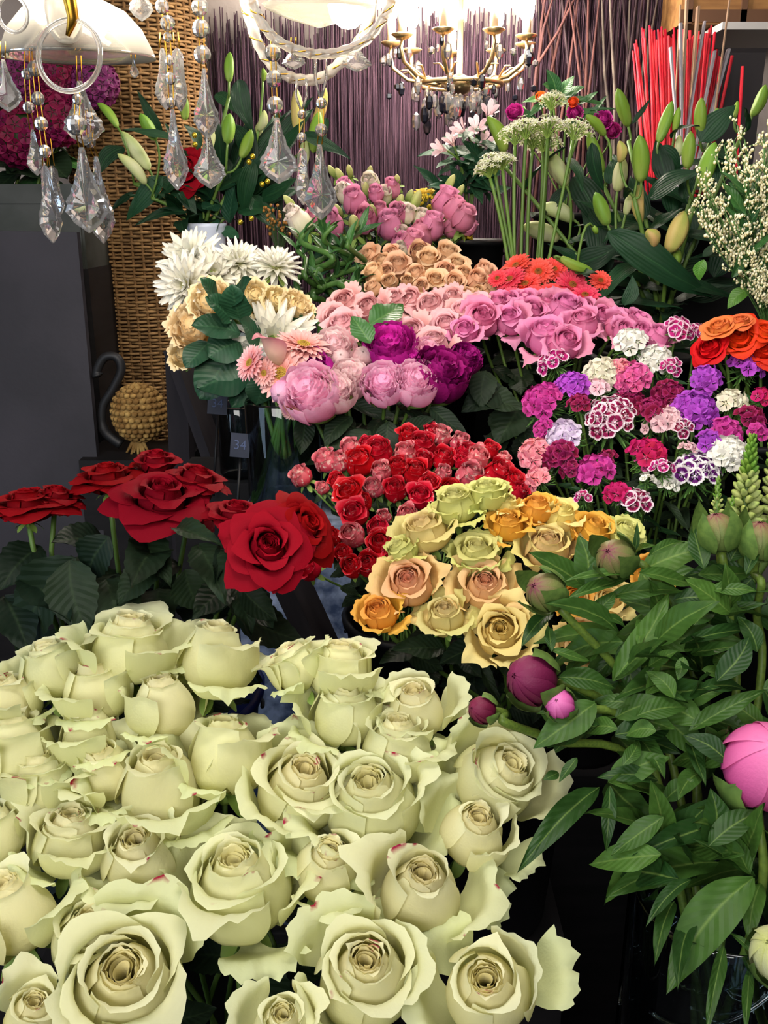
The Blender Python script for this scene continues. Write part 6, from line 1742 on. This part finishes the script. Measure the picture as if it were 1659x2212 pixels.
def strand(items, x0, y0, dy):
    """items from the top: ('b', x, y, size) or ('p', x, top, bottom, width)"""
    mb = MB()
    pts = [L(x0, y0, dy)]
    for q in items: pts.append(L(q[1], q[2], dy))
    for off in (-.0022, .0022):
        mb.tube([p + Vector((off, 0, 0)) for p in pts] if len(pts) > 1 else [pts[0], pts[0] - Vector((0, 0, .01))], .0006, 5)
    s_ = ob('crystal_strand', mb.mesh('strand_wire', M_goldw), ch)
    for q in items:
        if q[0] == 'b':
            p = L(q[1], q[2], dy)
            ob('bead', BEAD, s_, TR(p) @ Matrix.Rotation(rnd.uniform(-.3, .3), 4, 'Z') @ Matrix.Scale(q[3] * PXM, 4))
        else:
            p = L(q[1], q[2], dy); h = (q[3] - q[2]) * PXM; wide = q[4] / (q[3] - q[2])
            me = PEND if wide > .45 else PENDN
            k = wide / (.92 if wide > .45 else .60)
            rz = q[5] if len(q) > 5 else rnd.uniform(-.35, .35)
            ob('pendant', me, s_, TR(p) @ Matrix.Rotation(rz, 4, 'Z') @ Matrix.Diagonal((h * k, h * .9, h, 1)))
for items, x0, y0, dy in (
    ([('p', 6, 128, 232, 62, .2)], 6, 90, 0),
    ([('b', 76, 148, 34), ('b', 82, 213, 30), ('b', 89, 267, 30), ('b', 97, 327, 29), ('p', 97, 358, 522, 56, .9)], 74, 110, 0),
    ([('b', 58, 160, 24), ('b', 62, 232, 26), ('p', 70, 280, 376, 42, .8)], 58, 110, .012),
    ([('p', 112, 358, 476, 52, -.7)], 104, 300, .02),
    ([('p', 172, 175, 306, 88, .1), ], 170, 120, .015),
    ([('b', 168, 215, 24), ('b', 165, 270, 44), ('p', 176, 318, 496, 92, .15)], 165, 190, -.012),
    ([('b', 194, 306, 28), ('p', 207, 338, 526, 62, .6)], 190, 240, .02),
    ([('p', 350, 104, 226, 46, .7)], 352, 70, .012),
    ([('p', 382, 104, 230, 34, -.9)], 380, 70, .014),
    ([('b', 350, 14, 30), ('b', 362, 50, 32), ('b', 362, 80, 20), ('b', 366, 130, 22), ('b', 368, 170, 26), ('b', 370, 222, 22), ('p', 372, 236, 402, 56, .5)], 356, -40, 0),
    ([('b', 432, 16, 38), ('b', 434, 62, 38), ('b', 437, 118, 38), ('p', 440, 148, 288, 56, .3)], 432, -40, 0),
    ([('p', 448, 286, 403, 72, .05)], 446, 276, .008),
    ([('b', 590, 114, 36), ('b', 592, 170, 36), ('b', 594, 227, 37), ('p', 598, 254, 390, 84, 0)], 590, 70, 0),
    ([('b', 652, 247, 20), ('b', 652, 297, 22), ('p', 652, 320, 440, 44, .9)], 650, 230, .01),
    ([('b', 694, 223, 24), ('b', 694, 281, 28), ('p', 690, 312, 470, 74, .25)], 694, 208, 0),
    ([('p', 300, -50, 34, 50, .2)], 300, -90, .01),
    ([('p', 288, 126, 168, 22, .6)], 288, 118, .06),
    ([('p', 770, 96, 150, 66, .2)], 772, 80, .02),
    ([('p', 634, 96, 146, 52, -.2)], 634, 80, .02),
):
    strand(items, x0, y0, dy)
# left: bell dish, glass stem with gold core, ring
def loc_lathe(prof, cx, cy, mat, name, tiltx=0., dy=0.):
    mb = MB(); mb.lathe([(a * PXM, b * PXM) for a, b in prof], 48)
    return ob(name, mb.mesh(name, mat), ch, TR(L(cx, cy, dy)) @ Matrix.Rotation(tiltx, 4, 'X'))
loc_lathe([(28, 122), (70, 112), (112, 92), (146, 56), (164, 18), (171, 2), (172, -4), (168, -2), (160, 16), (142, 52), (108, 87), (68, 107), (28, 117)], 170, 122, M_dish, 'glass_dish', .05, .06)
loc_lathe([(14, 0), (24, 6), (34, 24), (38, 60), (37, 160), (36, 260), (30, 260), (10, 262), (.5, 262)], 144, 92, M_arm, 'glass_stem', 0, -.02)
mb = MB(); mb.tube([L(146, 78, -.05), L(158, 40, -.05), L(150, 0, -.05), L(160, -60, -.05)], [.002, .005, .006, .006], 8); ob('gold_core', mb.mesh('gold_core', M_goldw), ch)
mb = MB(); a = np.linspace(0, 2 * math.pi, 49)
c = L(150, 120, -.06)
mb.tube([c + Vector((62 * PXM * math.cos(q), .01 * math.sin(q), 68 * PXM * math.sin(q))) for q in a], 5.5 * PXM, 10, cap=False); ob('glass_ring', mb.mesh('glass_ring', M_cry), ch)
mb = MB(); c = L(28, 30, -.02)
mb.tube([c + Vector((30 * PXM * math.cos(q), .0, 34 * PXM * math.sin(q))) for q in a], 4 * PXM, 8, cap=False); ob('glass_ring', mb.mesh('glass_ring', M_cry), ch)
# right: two twisted glass arms
def garm(pl, rad, mat, name, dy):
    ctrl = [L(x, y, dy) for x, y in pl]; pts = []
    for i in range(len(ctrl) - 1):
        p0, p1, p2, p3 = ctrl[max(i - 1, 0)], ctrl[i], ctrl[i + 1], ctrl[min(i + 2, len(ctrl) - 1)]
        for t in np.linspace(0, 1, 9)[:-1]: pts.append(.5 * ((2 * p1) + (p2 - p0) * t + (2 * p0 - 5 * p1 + 4 * p2 - p3) * t * t + (3 * p1 - p0 - 3 * p2 + p3) * t ** 3))
    pts.append(ctrl[-1])
    mb = MB(); mb.tube(pts, [rad * (1 + .10 * math.sin(i * 1.6)) for i in range(len(pts))], 12)
    a_ = ob(name, mb.mesh(name, mat), ch)
    tw = MB()
    tw.tube([p + Vector((rad * 1.02 * math.cos(i * .9), rad * 1.02 * math.sin(i * .9), rad * .3 * math.sin(i * .9 + 1))) for i, p in enumerate(pts)], rad * .16, 5)
    ob('gold_twist', tw.mesh('gold_twist', M_goldw), a_)
garm([(541, -60), (545, 0), (567, 52), (600, 88), (645, 109), (691, 117), (743, 110), (792, 86), (826, 42), (845, 0), (850, -60)], 10 * PXM, M_arm, 'glass_arm', -.03)
garm([(528, -60), (530, 0), (546, 62), (570, 118), (606, 156), (648, 172), (694, 168), (735, 135), (775, 90), (800, 30), (806, -60)], 12 * PXM, M_arm, 'glass_arm', .04)
for x, y0, y1, dy in ((651, 170, 236, .01), (693, 116, 210, -.01)):
    mb = MB()
    for s_ in (-1, 1):
        mb.tube([L(x + s_ * 10, y0, dy), L(x + s_ * 12, y0 + (y1 - y0) * .55, dy), L(x + s_ * 2, y1, dy)], 3 * PXM, 7)
    ob('glass_hook', mb.mesh('glass_hook', M_cry), ch)
# scalloped drip pan and bulbs
loc_lathe([(4, 0), (60, 14), (110, 34), (120, 44), (116, 46), (106, 38), (58, 18), (4, 4)], 690, 60, M_dish, 'drip_pan', .1, .0)
for x, y, rr in ((752, -2, 46), (60, -38, 34), (250, -46, 30), (640, -55, 34)):
    mb = MB(); mb.sphere((0, 0, 0), rr * PXM, 16, 10, (1, 1, 1.25)); ob('bulb', mb.mesh('bulb', M_bulb), ch, TR(L(x, y, .0)))
mb = MB(); mb.tube([L(150, -150), L(400, -200), L(700, -150)], .012, 10); mb.tube([L(400, -200), L(400, -330)], .02, 12)
mb.tube([L(541, -60, -.03), L(560, -140, 0), L(690, -150, 0)], .008, 8); mb.tube([L(850, -60, -.03), L(830, -130, 0), L(700, -150, 0)], .008, 8)
mb.tube([L(144, -160), L(150, -150)], .014, 8)
ob('glass_body', mb.mesh('glass_body', M_arm), ch)
mb = MB(); mb.tube([(0, 0, -.02), (0, 0, 2.9 - C0.z)], .004, 6); ob('chain', mb.mesh('chain', M_goldw), ch)

# ------------------------------------------------------------------ rear chandelier with candles
RY = 2.62
RC = P(992, 178, RY)
rc = root('candle_chandelier', TR(RC), 'gilt candle chandelier with clear and black drops, before the brushwood', 'chandelier')
M_gilt = plain('gilt_metal', (238, 204, 150), .3, .5, metal=.9)
M_cand = plain('candle_sleeve', (226, 196, 160), .6, .3)
M_cryb = plain('black_crystal', (20, 20, 28), .1, .6)
M_bulb2 = emit('candle_bulb', (255, 236, 206), 70)
q_ = msize(1, RC)
mb = MB(); mb.lathe([(.001, -.03), (.02, -.028), (.045, -.01), (.05, 0), (.03, .01), (.008, .02), (.007, .14), (.016, .15), (.006, .17), (.006, .75), (.001, .75)], 16); ob('column', mb.mesh('column', M_gilt), rc)
mb = MB(); mb.tube([(0, 0, .7), (0, 0, 2.9 - RC.z)], .004, 6); ob('chain', mb.mesh('chain', M_gilt), rc)
mb = MB(); mb.tube([(.11 * math.cos(t), .11 * math.sin(t), -.005) for t in np.linspace(0, 6.283, 33)], .006, 7, cap=False); ob('ring', mb.mesh('ring', M_gilt), rc)
BD2 = MB(); BD2.sphere((0, 0, 0), .5, 6, 4, (1, 1, 1)); BD2 = [BD2.mesh('crystal_drop', m, smooth=False) for m in (M_cry, M_cryb)]
DP2 = MB(); DP2.sphere((0, 0, -.5), .5, 6, 5, (.5, .35, 1)); DP2 = [DP2.mesh('crystal_drop', m, smooth=False) for m in (M_cry, M_cryb)]
RW = 148 * q_
nd = 0
for k in range(9):
    a = k * 2 * math.pi / 9 + .22
    ca, sa = math.cos(a), math.sin(a)
    mb = MB()
    mb.tube([(x * ca * RW, x * sa * RW, z * q_) for x, z in ((.05, 8), (.35, -2), (.75, 6), (.97, 30), (1.02, 56), (1.0, 74))], [.006, .0055, .005, .005, .0045, .004], 8)
    for s_ in (-1, 1):
        mb.tube([(.6 * ca * RW, .6 * sa * RW, 2 * q_), (.75 * ca * RW - s_ * sa * .02, .75 * sa * RW + s_ * ca * .02, 24 * q_), (.85 * ca * RW - s_ * sa * .03, .85 * sa * RW + s_ * ca * .03, 22 * q_)], [.003, .0025, .0015], 5)
    arm = ob('arm', mb.mesh('arm', M_gilt), rc)
    mb = MB(); mb.lathe([(.002, 70 * q_), (.016, 73 * q_), (.028, 80 * q_), (.026, 82 * q_), (.008, 78 * q_)], 12); ob('candle_cup', mb.mesh('candle_cup', M_gilt), arm, TR((ca * RW, sa * RW, 0)))
    mb = MB(); mb.lathe([(.001, 78 * q_), (.0105, 78 * q_), (.0105, 122 * q_), (.004, 124 * q_), (.001, 124 * q_)], 12); ob('candle', mb.mesh('candle', M_cand), arm, TR((ca * RW, sa * RW, 0)))
    mb = MB(); mb.sphere((0, 0, 148 * q_), .019, 12, 9, (1, 1, 1.75)); ob('bulb', mb.mesh('bulb', M_bulb2), arm, TR((ca * RW, sa * RW, 0)))
    for j in range(8):                                   # drops round the cups and along the arm
        t = (.45, .65, .85, 1.0, 1.0, 1.0, .3, .55)[j]
        x = ca * RW * t + rnd.uniform(-.02, .02); y = sa * RW * t + rnd.uniform(-.02, .02)
        z = ((0, -2, 14, 70, 66, 62, -14, -20)[j] + rnd.uniform(-6, 2)) * q_
        ln = (18, 24, 30, 22, 34, 20, 40, 46)[j] * q_ * rnd.uniform(.7, 1.2)
        mk = 1 if (j + k) % 3 == 0 else 0
        ob('crystal_drop', DP2[mk], rc, TR((x, y, z - 6 * q_)) @ Matrix.Scale(ln, 4))
for k in range(14):
    a = k * .449; t = .3 + .2 * (k % 3)
    ob('crystal_drop', DP2[k % 2], rc, TR((RW * t * math.cos(a), RW * t * math.sin(a), -.035 - .02 * (k % 3))) @ Matrix.Scale(38 * q_, 4))
for k in range(12):
    a = k * .5236 + .1
    ob('crystal_drop', BD2[k % 2], rc, TR((RW * 1.12 * math.cos(a), RW * 1.12 * math.sin(a), (40 - 60 * (k % 2)) * q_)) @ Matrix.Scale(.018, 4))
# gilt fairy baubles among the left lilies
mg = plain('gold_bauble', (230, 200, 60), .2, .6, metal=.8)
mb = MB(); mb.sphere((0, 0, 0), .5, 10, 7); GBm = mb.mesh('bauble_ball', mg)
GLS = [(538, 350), (546, 338), (420, 292), (421, 312), (519, 480), (543, 472), (566, 398), (578, 392)]
for (x, y), lab in zip(GLS, autolabels(GLS, 'tiny gold bauble among the lily leaves', 4, 'of baubles')):
    tag(ob('gold_bauble', GBm, None, TR(P(x, y, 2.30)) @ Matrix.Scale(.013, 4)), lab, 'bauble', 'tiny gold baubles')
# ------------------------------------------------------------------ camera, light
sc = bpy.context.scene
cd = bpy.data.cameras.new('camera'); cam = bpy.data.objects.new('camera', cd); COL.objects.link(cam)
cam.matrix_world = Matrix((RT, UPV, -FWD)).transposed().to_4x4(); cam.location = CAM
cd.sensor_fit = 'VERTICAL'; cd.sensor_height = 24; cd.sensor_width = 18; cd.lens = 24 * F / 2212
cd.clip_start = .05
sc.camera = cam
def area(name, loc, target, size, energy, color):
    l = bpy.data.lights.new(name, 'AREA'); l.shape = 'RECTANGLE'; l.size, l.size_y = size; l.energy = energy; l.color = color
    o = bpy.data.objects.new(name, l); COL.objects.link(o)
    o.location = loc
    o.rotation_euler = (Vector(target) - Vector(loc)).to_track_quat('-Z', 'Y').to_euler()
    return o
def point(name, loc, energy, color, rad=.03):
    l = bpy.data.lights.new(name, 'POINT'); l.energy = energy; l.color = color; l.shadow_soft_size = rad
    o = bpy.data.objects.new(name, l); COL.objects.link(o); o.location = loc
    return o
area('shop_window', (-1.0, -1.5, 2.6), (0.15, 1.5, 1.2), (2.4, 1.6), 112, (1, .98, .95))
area('added_overhead_fill', (.15, .7, 2.86), (.1, 1.7, 1.3), (1.4, .6), 36, (1, .97, .93))  # added soft overhead light to lift the middle blooms; no such lamp known
area('added_left_blue_fill', (-1.62, .7, 1.45), (0, 1.35, 1.1), (.7, 1.5), 9, (.55, .75, 1))  # added bluish side light for the stone and glass; left wall has no opening
WARM = (1, .86, .66)
for x, y, e in ((752, -20, 8), (60, -60, 7), (250, -70, 7)):
    point('near_bulb_light', P(x, y, .95) + Vector((0, 0, .03)), e, WARM, .03)
for k in range(5):
    a = k * 1.2566 + .2
    point('rear_candle_light', RC + Vector((RW * math.cos(a), RW * math.sin(a), 150 * q_)), 13, (1, .9, .8), .03)
w = bpy.data.worlds.new('world'); sc.world = w; w.use_nodes = True
w.node_tree.nodes['Background'].inputs[0].default_value = (.75, .85, 1, 1)
w.node_tree.nodes['Background'].inputs[1].default_value = .14
sc.view_settings.view_transform = 'Standard'; sc.view_settings.look = 'None'; sc.view_settings.gamma = 1; sc.view_settings.use_curve_mapping = False
sc.view_settings.exposure = 0.0
sc.cycles.use_denoising = True
sc.cycles.use_adaptive_sampling = True; sc.cycles.adaptive_threshold = .09; sc.cycles.adaptive_min_samples = 16; sc.cycles.max_bounces = 7; sc.cycles.transparent_max_bounces = 12; sc.cycles.diffuse_bounces = 2; sc.cycles.glossy_bounces = 3; sc.cycles.transmission_bounces = 6
sc.cycles.sample_clamp_indirect = 4
sc.cycles.caustics_reflective = False; sc.cycles.caustics_refractive = False
